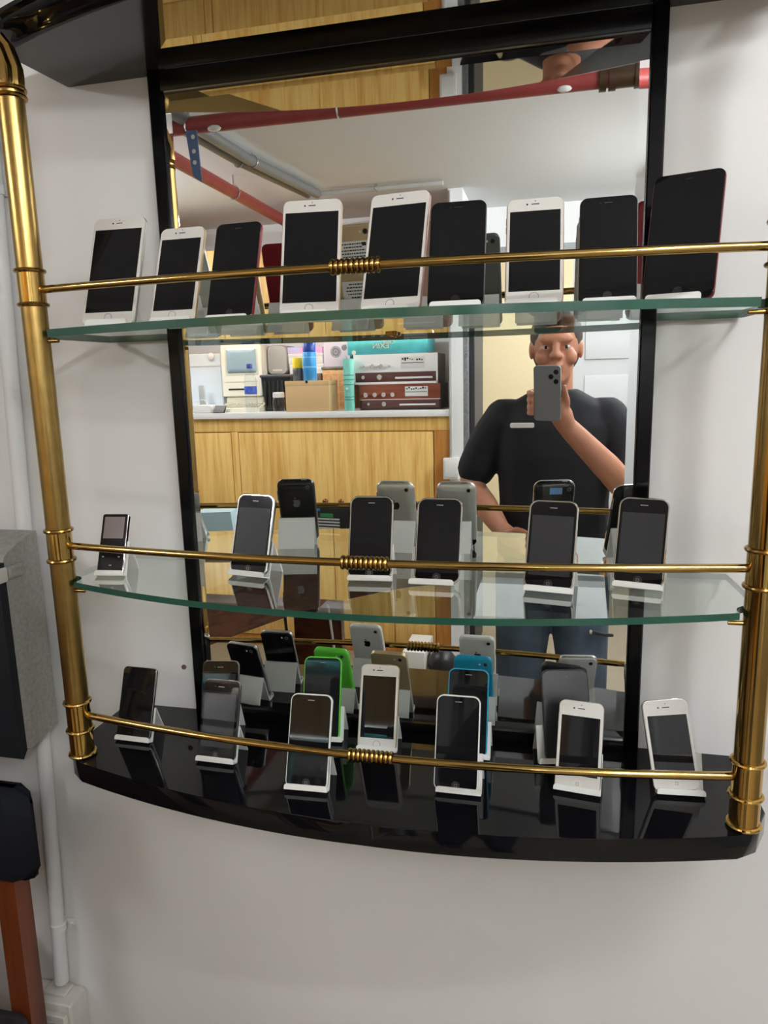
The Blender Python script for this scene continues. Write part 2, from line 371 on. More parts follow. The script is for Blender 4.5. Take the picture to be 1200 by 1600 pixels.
# glass shelves
def shelf_poly():
    P = [(-0.455, 0.004), (-0.463, -0.128)]
    for k in range(9):                       # notch round the left post
        a = math.radians(95 - k*115/8); P.append((-PX+0.0235*math.cos(a), PY+0.0235*math.sin(a)))
    P += arc(0.4335, -0.1665, -0.2405, 30)
    R = [(-x, y) for x, y in reversed(P[:11])]
    return P + R
for nm, zt, th, lab in (('middle', SH_Z[1], 0.0085, 'bow-fronted clear glass shelf with green edge, middle one of the unit'), ('upper', SH_Z[2], 0.0100, 'clear glass shelf with green edge above the middle one, seen edge-on')):
    s_ = MB(); poly = shelf_poly()
    s_.prism_z(poly, zt-th, zt, mi=0, sidemi=1)
    o = s_.build('glass_shelf', [M_GLASS if nm == 'middle' else M_GLASS2, M_GEDGE]); tag(o, lab, 'glass shelf', 'glass shelves')
    cl = MB().box(-0.008, 0.008, -0.016, -0.006, zt-th-0.006, zt-th-0.0003, 0.001).tube([(0, -0.018, zt-th-0.004), (0, -0.004, zt-th-0.004)], 0.0035, 10)
    cl.build('shelf_clip', M_BRASSD, unit)

# ------------------------------------------------------------------ phones and stands
APPLE = [(0, .60), (-.12, .67), (-.28, .66), (-.41, .54), (-.46, .34), (-.43, .08), (-.31, -.18), (-.18, -.31), (-.06, -.28), (.03, -.26), (.12, -.28), (.22, -.31), (.33, -.19), (.43, 0), (.34, .09), (.28, .24), (.31, .40), (.41, .51), (.30, .64), (.16, .68)]
LEAF = [(.0, .72), (.03, .86), (.13, .97), (.22, 1.0), (.20, .87), (.11, .76)]
MODELS = {  # w, h, t, corner r, side bezel, bottom bezel, top bezel, style
 'plus':  (.0779, .1582, .0073, .0095, .0042, .0185, .0180, 'modern'),
 'std':   (.0671, .1383, .0073, .0095, .0042, .0180, .0175, 'modern'),
 'nano':  (.0400, .0900, .0069, .0040, .0045, .0530, .0050, 'nano'),
 'g3':    (.0621, .1155, .0123, .0120, .0050, .0190, .0200, 'round'),
 'g1':    (.0610, .1150, .0116, .0120, .0050, .0190, .0200, 'round1'),
 'touch': (.0589, .1110, .0072, .0080, .0035, .0170, .0170, 'touch'),
 'four':  (.0586, .1152, .0093, .0088, .0043, .0195, .0200, 'band'),
 'se':    (.0586, .1238, .0076, .0085, .0040, .0170, .0170, 'flat'),
 'fc':    (.0592, .1244, .0090, .0100, .0042, .0175, .0170, 'plastic'),
 'slab':  (.0671, .1283, .0093, .0110, .0042, .0060, .0060, 'slab'),
}
def make_phone(ph, model, front, body, back, disp, home, emblem=None, sharp_band=None):
    w, h, t, r, sb, bb, tb, style = MODELS[model]
    cz = h/2
    if style in ('round', 'round1'):
        prof = [(0.0002, 0.0009), (0.0014, 0.0), (0.0045, 0.0003), (0.0080, 0.0016), (t-0.0016, 0.0046), (t-0.0004, 0.0085), (t, 0.0125)]
        MB().rr(w, h, r, prof, 0, cz, 8).build('body', back, ph)
        MB().rr(w, h, r, [(-0.0006, 0.0010), (0.0002, 0.0), (0.0024, 0.0), (0.0030, 0.0008)], 0, cz, 8).build('bezel', M_CHROME, ph, 'chrome bezel')
        if style == 'round1':
            MB().rr(w*0.985, 0.021, 0.010, [(0.0040, 0.0002), (0.0082, 0.0010), (t-0.0014, 0.0040), (t+0.0003, 0.0085)], 0, 0.0108, 6).build('antenna_cover', M_PBPL, ph, 'black plastic lower back')
    elif style in ('modern', 'touch'):
        MB().rr(w, h, r, [(0.0002, 0.0012), (0.0010, 0.0003), (0.0020, 0), (t-0.0022, 0), (t-0.0008, 0.0008), (t, 0.0024)], 0, cz, 8).build('body', back, ph)
    elif style in ('plastic', 'slab'):
        MB().rr(w, h, r, [(0.0000, 0.0008), (0.0008, 0.0001), (0.0020, 0), (t-0.0035, 0), (t-0.0012, 0.0010), (t, 0.0036)], 0, cz, 8).build('body', back, ph)
    elif style == 'band':
        MB().rr(w, h, r, [(0.0018, 0.0003), (0.0022, 0), (t-0.0022, 0), (t-0.0018, 0.0003)], 0, cz, 8).build('steel_band', M_STEEL, ph, 'steel edge band')
        MB().rr(w, h, r, [(t-0.0018, 0.0008), (t-0.0004, 0.0008), (t, 0.0014)], 0, cz, 8).build('body', back, ph)
    else:
        MB().rr(w, h, r, [(0.0002, 0.0006), (0.0006, 0), (t-0.0006, 0), (t, 0.0006)], 0, cz, 8).build('body', back, ph)
    ins = {'round': 0.0016, 'round1': 0.0016, 'plastic': 0.0016, 'band': 0.0007, 'nano': 0.0008, 'slab': 0.0012}.get(style, 0.0009)
    y0 = 0.0 if style == 'band' else -0.0007
    MB().rr(w, h, r, [(y0, ins+0.0006), (y0+0.0004, ins), (0.0018, ins)], 0, cz, 8).build('front_glass', front, ph, sharp=20)
    yf = y0
    if style != 'slab':
        dw, dh, dz = w-2*sb, h-bb-tb, bb+(h-bb-tb)/2
        MB().rr(dw, dh, 0.0004, [(yf-0.0001, 0), (yf+0.0002, 0)], 0, dz, 1).build('display', disp, ph)
    yb = yf-0.0003
    if home == 'ring':
        b = MB(); b.torus((0, yf-0.00005, bb*0.47 if model == 'se' else 0.0110), 0.0053, 0.00035, n=28, m=6, ax='y'); b.build('home_button', M_RING, ph)
    elif home == 'faint':
        MB().disc_y(0, 0.0112, 0.0052, yf-0.00012, yf+0.0002).build('home_button', mat('faint_button', (0.016, 0.015, 0.015), 0.25), ph)
    elif home == 'square':
        b = MB(); b.disc_y(0, bb*0.47, 0.0056, yf-0.00012, yf+0.0002, 24); hb = b.build('home_button', M_DOT if front is M_PBLACK else mat('white_button', srgb(206, 202, 196), 0.3), ph)
        q = MB()
        for (x0, x1, z0, z1) in ((-.0018, .0018, .0014, .0019), (-.0018, .0018, -.0019, -.0014), (-.0019, -.0014, -.0018, .0018), (.0014, .0019, -.0018, .0018)):
            q.box(x0, x1, yf-0.0003, yf-0.0001, bb*0.47+z0, bb*0.47+z1)
        q.build('button_icon', M_RING, hb)
    if style == 'nano':
        wz = 0.026
        for (x, zz) in ((-0.0125, wz), (0.0125, wz), (0, wz-0.0125)):
            q = MB()
            if zz == wz:
                sg = 1 if x > 0 else -1
                q.prism_y([(x-0.0016, zz-0.0009), (x-0.0016, zz+0.0009), (x, zz)] if sg > 0 else [(x+0.0016, zz-0.0009), (x+0.0016, zz+0.0009), (x, zz)], yf-0.0003, yf)
                q.prism_y([(x, zz-0.0009), (x, zz+0.0009), (x+sg*0.0016, zz)], yf-0.0003, yf)
            else:
                q.prism_y([(x-0.0016, zz-0.0009), (x-0.0016, zz+0.0009), (x-0.0001, zz)], yf-0.0003, yf)
                q.box(x+0.0004, x+0.0008, yf-0.0003, yf, zz-0.0009, zz+0.0009).box(x+0.0012, x+0.0016, yf-0.0003, yf, zz-0.0009, zz+0.0009)
            q.build('wheel_mark', M_PALE, ph)
        MB().torus((0, yf, wz), 0.0165, 0.0002, n=32, m=6, ax='y').build('click_wheel', M_PBMAT, ph)
    elif style != 'slab' and home != 'none':
        MB().rr(0.0095, 0.0012, 0.0005, [(yf-0.0002, 0), (yf+0.0002, 0)], 0, h-tb*0.50, 3).build('speaker_slot', M_DOT if front is not M_PBLACK else (mat('faint_slot', (0.02, 0.02, 0.02), 0.4) if home == 'faint' else M_RING), ph)
        if style in ('modern', 'flat', 'band'):
            MB().disc_y(-0.0095, h-tb*0.50, 0.0012, yf-0.0002, yf+0.0002, 12).build('front_camera', M_DOT, ph)
            MB().disc_y(0.000, h-tb*0.26, 0.0007, yf-0.0002, yf+0.0002, 10).build('sensor', M_DOT, ph)
    elif style == 'slab':
        MB().disc_y(0.002, h-0.010, 0.0009, yf-0.0002, yf+0.0002, 10).build('sensor', M_RING, ph)
    # rear camera and emblem
    if style not in ('nano', 'slab'):
        cx, czr = (w/2-0.0105), h-0.0105
        c = MB().disc_y(cx, czr, 0.0042 if style == 'modern' else 0.0032, t-0.003, t+0.0007, 20).build('rear_camera', M_DOT, ph)
        MB().torus((cx, t+0.0006, czr), 0.0036 if style == 'modern' else 0.0028, 0.0003, n=20, m=6, ax='y').build('camera_ring', M_RING, c)
        if style in ('modern', 'plastic', 'flat', 'band'):
            MB().disc_y(cx-0.0085, czr, 0.0015, t-0.003, t+0.0004, 12).build('flash', M_PALE, ph)
    if emblem:
        k = 0.0135; e = MB(); ez = h*0.66 if style != 'plastic' else h*0.68
        e.prism_y([(-x*k, ez+(z-.2)*k) for x, z in APPLE], t-0.0004, t+0.00025); e.prism_y([(-x*k, ez+(z-.2)*k) for x, z in LEAF], t-0.0004, t+0.00025)
        e.build('fruit_emblem', emblem, ph, 'bitten apple emblem on the back')
    if style not in ('nano', 'slab'):
        for zz in (0.80, 0.72):
            MB().box(-w/2-0.0006, -w/2+0.001, t*0.4, t*0.4+0.002, h*zz-0.0045, h*zz+0.0045, 0.0003).build('volume_button', M_STEEL if style in ('band', 'round', 'round1') else back, ph)
        if style in ('round', 'round1', 'band', 'flat'):
            MB().box(w/2-0.021, w/2-0.012, t*0.35, t*0.35+0.0024, h-0.0006, h+0.0006, 0.0003).build('power_button', M_STEEL if style != 'flat' else back, ph)
def make_stand(w, t, T, zf, lip=0.0075, rise=0.052):
    """folded plate stand in its own frame: x across, y back, z up; tilt t, phone thickness T"""
    s, c = math.sin(t), math.cos(t); th = 0.0016
    up = Vector((s, c)); nb = Vector((c, -s))            # (y,z) of up the phone, and towards its back
    F = Vector((0, zf)); B = F + nb*(T+0.0010)
    L = F - nb*0.0014
    parts = {}
    def plate(P, Q, th, side):   # thick segment, grown to 'side'
        d = (Q-P).normalized(); n = Vector((d.y, -d.x))*side
        return [tuple(P), tuple(Q), tuple(Q+n*th), tuple(P+n*th)]
    lipp = plate(L - up*0.0002, L + up*lip, 0.0014, -1)
    hw = w/2
    # lip with rounded upper corners
    m = MB(); q = 0.004; n_ = 5
    out = [(-hw, 0)] + [(-hw+q-q*math.cos(math.pi/2*k/n_), lip-q+q*math.sin(math.pi/2*k/n_)) for k in range(n_+1)] + [(hw-q+q*math.sin(math.pi/2*k/n_), lip-q+q*math.cos(math.pi/2*k/n_)) for k in range(n_+1)] + [(hw, 0)]
    r0 = [(x, *(L+up*v)) for x, v in out]; r1 = [(x, *(L-nb*0.0014+up*v)) for x, v in out]
    m.rings([r0, r1]); parts['lip'] = m
    parts['tray'] = MB().prism_x(plate(L-nb*0.0014-up*0.0002, B+nb*th-up*0.0002, 0.0013, 1), -hw, hw)
    top = B + up*rise
    parts['back_plate'] = MB().prism_x(plate(B-up*0.0002, top, th, 1), -hw, hw)
    A = top + nb*th
    foot = Vector((A.x + 0.020, 0.0))
    d = (foot-A).normalized(); n2 = Vector((d.y, -d.x))
    q2 = [tuple(top), tuple(A), tuple(foot), tuple(Vector((foot.x-0.0018, 0.0)))]
    parts['rear_leg'] = MB().prism_x(q2, -hw, hw)
    return parts
PH = {'T1': [-0.3603, -0.1409, 0.0339, 0.371, 0.0], 'T2': [-0.2724, -0.1294, -0.0365, 0.363, 0.0], 'T3': [-0.1922, -0.1256, -0.0571, 0.3468, 0.0], 'T4': [-0.0795, -0.1329, 0.0997, 0.3226, 0.0], 'T5': [0.0263, -0.1419, -0.1171, 0.3503, 0.0], 'T6': [0.1086, -0.1575, 0.0218, 0.3772, 0.0], 'T7': [0.1981, -0.1411, 0.0213, 0.3734, 0.0], 'T8': [0.2814, -0.113, -0.0252, 0.3535, 0.0], 'T9': [0.356, -0.122, -0.2983, 0.3538, 0.0],
 'M1': [-0.3976, -0.1363, 0.0948, 0.3995, 0.0], 'M2': [-0.1933, -0.1136, -0.1942, 0.3079, 0.0], 'M3': [-0.0168, -0.1111, 0.0538, 0.3299, 0.0], 'M4': [0.0763, -0.1185, -0.0182, 0.3527, 0.0], 'M5': [0.2192, -0.1296, -0.1817, 0.3318, 0.0], 'M6': [0.329, -0.0983, -0.2527, 0.3649, 0.0],
 'B1': [-0.4024, -0.1124, -0.0324, 0.3421, 0.0], 'B3': [-0.2464, -0.1475, -0.0233, 0.3406, 0.0], 'B5': [-0.0919, -0.1921, 0.036, 0.3821, 0.0], 'B6': [-0.0235, -0.0733, 0.0316, 0.3727, 0.0], 'B8': [0.1053, -0.1604, 0.0016, 0.3501, 0.0], 'B10': [0.2613, -0.1296, -0.1207, 0.4077, 0.0], 'B11': [0.389, -0.1099, 0.078, 0.3801, 0.1088], 'B2': [-0.2746, -0.0785, 0.1531, 0.3283, 0.0], 'B4': [-0.1151, -0.059, 0.0661, 0.311, 0.0], 'B7': [0.1086, -0.068, 0.0014, 0.3327, 0.0], 'B9': [0.2539, -0.0572, 0.2117, 0.3649, 0.0]}
W_, K_ = M_PWHITE, M_PBLACK
EM_S, EM_K, EM_G = M_SILVER, M_DOT, mat('emblem_grey', srgb(120, 122, 122), 0.3, metal=0.8)
SPEC = [ # key, model, front, body, back, display, home, emblem, label, short for the stand, stand x shift
 ('T1', 'plus', W_, None, M_SILVER, M_DISP, 'ring', EM_S, 'large white-fronted phone at the left end of the upper glass shelf', 'leftmost large white phone on the upper glass', -0.002),
 ('T2', 'std', W_, None, M_GOLD, M_DISP, 'ring', EM_S, 'smaller white-fronted gold-backed phone, second from left on the upper glass', 'second phone from left on the upper glass', -0.002),
 ('T3', 'std', K_, None, M_RED, M_DISP, 'faint', EM_S, 'black-fronted phone with dark red body, third from left on the upper glass', 'red-backed third phone on the upper glass', -0.003),
 ('T4', 'plus', W_, None, M_GOLD, M_DISP, 'ring', mat('emblem_gold', srgb(120, 100, 70), 0.3, metal=0.7), 'large white-fronted phone with labelled gold back, left of the upper rail coil', 'gold-backed labelled phone on the upper glass', -0.006),
 ('T5', 'plus', W_, None, M_ROSE, M_DISP, 'ring', EM_S, 'large white-fronted phone tilted right of the upper rail coil', 'large white phone right of the upper coil', -0.006),
 ('T6', 'std', K_, None, M_GREY, M_DISP, 'faint', EM_K, 'black phone with grey back between two white phones on the upper glass', 'grey-backed black phone on the upper glass', 0.0),
 ('T7', 'std', W_, None, M_ROSE, M_DISP, 'ring', EM_S, 'white-fronted phone with black phones on both sides, right half of upper glass', 'white phone with black neighbours on the upper glass', -0.003),
 ('T8', 'std', K_, None, M_SILVER, M_DISP, 'faint', EM_S, 'black-fronted phone with silver sides, second from right on the upper glass', 'second phone from right on the upper glass', 0.002),
 ('T9', 'plus', K_, None, M_RED, M_DISP, 'faint', EM_S, 'large black-fronted phone with red body at the right end of the upper glass', 'large red-edged phone at the upper right', -0.004),
 ('M1', 'nano', mat('nano_black', (0.007, 0.007, 0.008), 0.22, spec=0.2), None, M_CHROME, mat('nano_screen', srgb(122, 112, 112), 0.25), 'none', None, 'tiny black music player with small grey screen on the middle glass', 'tiny black music player', 0.0),
 ('M2', 'g3', K_, None, M_PBPL, M_DISPG, 'square', EM_G, 'black phone with chrome rim, leftmost phone on the middle glass', 'leftmost chrome-rimmed phone on the middle glass', -0.002),
 ('M3', 'g1', K_, None, M_SILVER, M_DISP, 'square', EM_K, 'silver-backed phone standing behind the middle rail coil', 'phone behind the middle rail coil', 0.0),
 ('M4', 'g1', K_, None, M_SILVER, M_DISP, 'square', EM_K, 'silver-backed phone right of the middle rail coil', 'silver-backed phone right of the middle coil', -0.007),
 ('M5', 'g3', K_, None, M_PBPL, M_DISPG, 'square', EM_G, 'chrome-rimmed black phone with blue sticker on its back, second from right on middle glass', 'second phone from right on the middle glass', 0.0),
 ('M6', 'g3', K_, None, M_PBPL, M_DISPG, 'square', EM_G, 'chrome-rimmed black phone at the right end of the middle glass', 'rightmost phone on the middle glass', 0.0),
 ('B1', 'touch', K_, None, M_CHROME, M_DISP, 'none', EM_K, 'thin plain black media player at the left end of the black base', 'thin black player at the left end of the base', 0.0),
 ('B2', 'four', K_, None, M_PBPL, M_DISPG, 'square', None, 'black phone half hidden behind the front left black phone, against the mirror', 'half hidden black phone at the mirror', 0.0),
 ('B3', 'four', K_, None, M_PBPL, M_DISPG, 'square', None, 'black steel-edged phone with pale reflection on its screen, front left of base', 'black steel-edged phone at the front left of the base', 0.0),
 ('B4', 'fc', K_, None, M_GREEN, M_DISP, 'square', EM_K, 'green plastic phone standing behind the white-rimmed one on the base', 'green phone', 0.004),
 ('B5', 'fc', K_, None, M_PWPL, M_DISP, 'square', EM_K, 'white-rimmed black-faced phone in front of the green one', 'white-rimmed phone in front of the green one', 0.0),
 ('B6', 'se', W_, None, M_GOLD, M_DISP, 'ring', EM_S, 'white-fronted phone with champagne edges behind the lower rail coil', 'white phone behind the lower rail coil', 0.0),
 ('B7', 'fc', K_, None, M_BLUE, M_DISP, 'square', EM_K, 'blue plastic phone standing behind a white-rimmed one on the base', 'blue phone', 0.004),
 ('B8', 'fc', K_, None, M_PWPL, M_DISP, 'square', EM_K, 'white-rimmed black-faced phone in front of the blue one', 'white-rimmed phone in front of the blue one', 0.004),
 ('B9', 'slab', mat('matt_black_front', (0.008, 0.008, 0.009), 0.22), None, M_PBMAT, M_DISP, 'none', None, 'plain matt black phone behind the white one, right part of base', 'plain matt black phone', -0.013),
 ('B10', 'four', W_, None, M_PWPL, M_DISP, 'square', EM_K, 'white phone standing straight in front of the plain black one', 'straight white phone at the right of the base', 0.0),
 ('B11', 'four', W_, None, M_PWPL, M_DISP, 'square', EM_K, 'white phone leaning askew in its stand at the right end of base', 'askew white phone at the right end of the base', 0.004),
]
ROWZ = {'T': SH_Z[2], 'M': SH_Z[1], 'B': SH_Z[0]}
ROWN = {'T': 'upper glass shelf', 'M': 'middle glass shelf', 'B': 'black base'}
PHONES = {}
for key, model, front, _b, back, disp, home, emblem, label, short, shx in SPEC:
    x, y, yaw, tilt, roll = PH[key]; row = key[0]; w, h, t = MODELS[model][:3]; z = ROWZ[row]
    zf = max(0.0040, t*math.sin(tilt)+0.0014)
    cxv, bv_ = Vector((math.cos(yaw), math.sin(yaw), 0)), Vector((-math.sin(yaw), math.cos(yaw), 0))
    upv = bv_*math.sin(tilt)+Vector((0, 0, math.cos(tilt)))
    o = Vector((x, y, z+zf)) + upv*(abs(math.sin(roll))*w/2)
    cat = 'music player' if key in ('M1', 'B1') else 'phone'
    nm = {'M1': 'music_player', 'B1': 'media_player'}.get(key, 'phone')
    p = thing(nm, label, cat, group='devices on the '+ROWN[row])
    p.matrix_world = Matrix.Translation(o) @ Matrix.Rotation(yaw, 4, 'Z') @ Matrix.Rotation(-tilt, 4, 'X') @ Matrix.Rotation(-roll, 4, 'Y')
    make_phone(p, model, front, _b, back, disp, home, emblem)
    PHONES[key] = p
    sw = 0.044 if key == 'M1' else 0.060
    st = thing('phone_stand', 'small white plastic stand under the '+short, 'stand', (x+cxv.x*shx, y+cxv.y*shx, z+0.0002), (0, 0, yaw), 'white stands on the '+ROWN[row])
    for nme, mb in make_stand(sw, tilt, t, zf-0.0002, 0.0080 if row == 'T' else 0.0060, 0.050).items():
        mb.build(nme, M_STAND, st)
# stickers on two backs
def sticker(key, cx, cz, w, h, lines=0, m=None):
    p = PHONES[key]; t = MODELS['plus' if key[0] == 'T' else 'g3'][2]
    s_ = MB().box(cx-w/2, cx+w/2, t+0.0001, t+0.0005, cz-h/2, cz+h/2).build('sticker', m or M_PALE, p, 'printed paper sticker' if lines else 'blue sticker on the back')
    if lines:
        b = MB()
        for k in range(lines):
            zz = cz+h/2-(k+0.8)*h/(lines+0.6); ww = w*rnd.uniform(0.5, 0.85)/2
            q = -ww
            while q < ww:
                e = min(ww, q+rnd.uniform(0.002, 0.005)); b.box(cx+w*0.03+q, cx+w*0.03+e, t+0.0004, t+0.0007, zz-0.0009, zz+0.0009); q = e+0.001
        b.box(cx+w*0.30, cx+w*0.42, t+0.0004, t+0.0007, cz+h*0.22, cz+h*0.42)
        b.build('print', M_DOT, s_)
sticker('T4', 0.004, 0.122, 0.056, 0.026, 5)
sticker('T4', 0.004, 0.062, 0.050, 0.028, 5)
sticker('M5', 0.001, 0.1025, 0.0185, 0.0110, 0, mat('blue_sticker', srgb(96, 136, 180), 0.4))

# ------------------------------------------------------------------ wall pieces at the left
cd = thing('cable_conduit', 'white painted cable conduit running down the wall at the left', 'conduit', (-0.66, -0.003, 0))
MB().tube([(0.055, 0, 1.44), (0.018, 0, 0.40), (-0.001, 0, -0.134), (-0.022, 0, -0.585)], 0.0128, 16).build('pipe', mat('conduit_white', srgb(206, 206, 205), 0.45), cd)
for z, x in ((-0.461, -0.014), (0.845, 0.034)):
    MB().box(x-0.026, x+0.026, 0.010, 0.0149, z-0.008, z+0.008, 0.001).tube([(x, 0, z-0.007), (x, 0, z+0.007)], 0.0148, 16).disc_y(x-0.021, z, 0.004, 0.006, 0.011, 12).disc_y(x+0.021, z, 0.004, 0.006, 0.011, 12).build('clip', mat('clip_white', srgb(210, 210, 208), 0.4), cd)
sk = thing('wall_socket_box', 'white surface-mounted socket box at the foot of the conduit', 'socket', (-0.69, 0.012, -0.63))
bxm = mat('socket_white', srgb(196, 192, 184), 0.4)
MB().box(-0.056, 0.050, -0.050, 0.0, -0.075, 0.028, 0.004).build('back_box', bxm, sk)
MB().box(-0.022, 0.026, -0.034, -0.004, 0.026, 0.034, 0.002).build('conduit_gland', bxm, sk)
MB().box(-0.062, 0.044, -0.062, -0.050, -0.080, 0.014, 0.003).build('face_plate', bxm, sk)
MB().box(-0.044, 0.030, -0.064, -0.0615, -0.065, 0.002, 0.001).build('socket_insert', mat('socket_inner', srgb(176, 172, 164), 0.45), sk)
pl = tag(MB().tube([(-0.700, -0.0530, -0.658), (-0.700, -0.084, -0.658), (-0.703, -0.092, -0.662)], [0.017, 0.016, 0.008], 18).tube([(-0.703, -0.090, -0.662), (-0.705, -0.102, -0.69), (-0.705, -0.09, -0.80), (-0.71, -0.06, -0.985)], 0.004, 10).build('power_plug', M_PBMAT), 'black power plug with cable in the white wall socket', 'plug')
# wall-hung amplifier case
am = thing('amplifier_case', 'grey textured amplifier case with black front and latch at the left edge', 'amplifier', (-0.61, 0.012, 0))
GT = mat('grey_tolex', srgb(138, 137, 131), 0.7, bump=1.0, bscale=260, vary=0.16, vscale=140)
MB().prism_x([(-0.030, -0.034), (-0.030, 0.310), (-0.040, 0.311), (-0.098, 0.290), (-0.108, 0.283), (-0.112, 0.270), (-0.112, -0.036), (-0.100, -0.046), (-0.04, -0.036)], -0.34, 0.0).build('case', GT, am)
MB().prism_x([(-0.112, 0.276), (-0.112, -0.040), (-0.122, -0.052), (-0.127, -0.048), (-0.127, 0.268), (-0.122, 0.276)], -0.335, 0.003).build('front_panel', mat('black_tolex', (0.006, 0.007, 0.009), 0.6, spec=0.15, bump=0.4, bscale=400), am, 'black front panel')
MB().box(-0.28, -0.12, -0.032, 0.0, 0.05, 0.24).build('wall_bracket', M_PBMAT, am)
lt = MB().box(-0.045, 0.006, -0.134, -0.108, 0.245, 0.270, 0.003).build('latch', M_CHROME, am, 'chrome latch')
MB().box(-0.036, -0.004, -0.1355, -0.133, 0.249, 0.266, 0.002).build('latch_plate', M_PBPL, lt)
MB().box(-0.014, 0.0075, -0.108, -0.078, 0.248, 0.268, 0.002).build('strap_end', GT, am)
# chair below it
ch = thing('padded_chair', 'black padded chair back on red-brown wooden legs, bottom left corner', 'chair', (-0.80, -0.12, -1.0))
MB().box(-0.20, 0.206, -0.03, 0.03, 0.735, 0.905, 0.03).build('backrest', mat('black_padding', (0.005, 0.006, 0.009), 0.8, spec=0.15), ch)
for lx in (-0.17, 0.125):
    MB().prism_y([(lx-0.02, 0.0), (lx+0.02, 0.0), (lx+0.026, 0.77), (lx-0.012, 0.77)], 0.0, 0.035).build('rear_leg', M_CHAIRW, ch)
    MB().box(lx-0.018, lx+0.018, -0.40, -0.365, 0.0, 0.42, 0.004).build('front_leg', M_CHAIRW, ch)
MB().box(-0.21, 0.165, -0.42, -0.005, 0.42, 0.48, 0.02).build('seat', mat('black_padding_seat', (0.010, 0.010, 0.014), 0.6), ch)

# ------------------------------------------------------------------ the room in the mirror: fitted cabinets
CF = -2.75                                    # front plane of the cabinets
ZT = 0.370                                    # worktop
lc = thing('lower_cabinet', 'oak base cabinet with double doors and copper knobs under the white worktop', 'cabinet', (0, CF, ZF))
z_ = lambda z: z-ZF
MB().box(-2.5, -0.312, -0.44, -0.022, 0.0, z_(0.335)).build('carcass', M_OAKD, lc)
MB().box(-2.5, -0.312, -0.021, 0.0, z_(0.262), z_(0.335), 0.001).build('top_rail', M_OAK, lc)
MB().box(-1.552, -1.511, -0.021, 0.0, z_(-0.50), z_(0.261), 0.001).build('stile', M_OAK, lc)
MB().box(-0.394, -0.312, -0.021, 0.0, z_(-1.0), z_(0.261), 0.001).build('end_stile', M_OAKD, lc)
MB().box(-2.5, -1.802, -0.021, 0.0, z_(-1.0), z_(0.261), 0.001).build('end_stile', M_OAK, lc)
MB().box(-1.8, -0.396, -0.021, 0.0, z_(-0.55), z_(-0.505), 0.001).build('middle_rail', M_OAK, lc)
MB().box(-1.8, -0.396, -0.021, -0.004, z_(-1.0), z_(-0.935), 0.001).build('plinth', M_OAKD, lc)
def door(x0, x1, z0, z1, knob=None):
    d_ = MB().box(x0, x1, -0.0205, 0.003, z_(z0), z_(z1), 0.002).build('door', M_OAK, lc)
    if knob is not None:
        MB().tube([(knob, 0.002, z_(-0.125)), (knob, 0.016, z_(-0.125))], [0.006, 0.005], 10).ball((knob, 0.026, z_(-0.125)), 0.017, 0.012, 0.017).build('knob', mat('copper', srgb(150, 98, 72), 0.25, metal=0.9), d_)
door(-1.798, -1.556, -0.50, 0.257); door(-1.507, -0.9553, -0.50, 0.257, -1.003); door(-0.9547, -0.399, -0.50, 0.257, -0.912)
for x0, x1 in ((-1.798, -1.20), (-1.196, -0.632), (-0.628, -0.399)): door(x0, x1, -0.93, -0.555)
tag(MB().box(-2.5, -0.308, CF-0.44, CF+0.025, ZT-0.034, ZT, 0.003).build('worktop', mat('white_worktop', srgb(240, 240, 238), 0.3)), 'white worktop along the oak cabinets, crowded with boxes and old electronics', 'worktop')
uc = thing('upper_cabinet', 'oak wall cabinet hung above the white worktop', 'cabinet', (0, CF, 0))
MB().box(-2.5, -0.312, -0.44, -0.022, 0.785, 1.24).build('carcass', M_OAKD, uc)
us = thing('added_strip_lamp', 'added hidden strip lamp under the oak wall cabinet, brightening the worktop', 'lamp', (-1.15, CF-0.075, 0.785))  # added lamp, out of view, to brighten the things on the worktop
MB().box(-0.80, 0.80, -0.02, 0.02, -0.008, 0.0, 0.001).build('housing', M_PWPL, us)
MB().tube([(-0.78, 0, -0.015), (0.78, 0, -0.015)], 0.007, 10).build('tube', mat('strip_glow', (0.9, 0.9, 0.9), 0.4, emit=(0.93, 0.97, 1.0), estr=70), us)
MB().box(-2.5, -1.81, -0.021, 0.0, 0.750, 1.24, 0.001).build('end_stile', M_OAK, uc)
for x0, x1 in ((-1.806, -1.552), (-1.548, -0.972), (-0.968, -0.396), (-0.392, -0.314)):
    MB().box(x0, x1, -0.021, 0.003, 0.750, 1.24, 0.002).build('door', M_OAK, uc)
WB = -3.195
# things on the worktop ------------------------------------------------
BE = mat('beige_plastic', srgb(236, 231, 212), 0.45); BE2 = mat('darker_beige_plastic', srgb(196, 190, 172), 0.5)  # second tone is a darker beige for surround, groove, keys and badge
mc = thing('compact_computer', 'old beige compact computer with built-in screen on the worktop', 'computer', (-1.531, -2.90, ZT))
MB().rr(0.246, 0.292, 0.012, [(0.0, 0.004), (0.004, 0), (0.02, 0), (0.24, 0.008), (0.245, 0.012)], 0, 0.231).build('case', mat('beige_case', srgb(196, 190, 174), 0.5), mc).scale = (1, -1, 1)
MB().rr(0.246, 0.292, 0.010, [(0.0, 0.001), (0.006, 0), (0.010, 0.005)], 0, 0.231).build('front_bezel', BE, mc)
MB().rr(0.208, 0.168, 0.010, [(0.006, 0), (0.0115, 0.004)], 0.004, 0.288).build('screen_surround', BE2, mc)
MB().rr(0.192, 0.150, 0.016, [(0.008, 0), (0.0125, 0.006), (0.0145, 0.03)], 0.004, 0.288, 8).build('screen', mat('crt_glass', srgb(128, 146, 152), 0.08, spec=0.6), mc, 'grey curved picture tube')
MB().box(-0.085, 0.012, 0.0095, 0.0115, 0.122, 0.131).build('disk_slot', M_DOT, mc)
MB().box(-0.10, 0.10, 0.0095, 0.011, 0.168, 0.171).build('groove', BE2, mc)
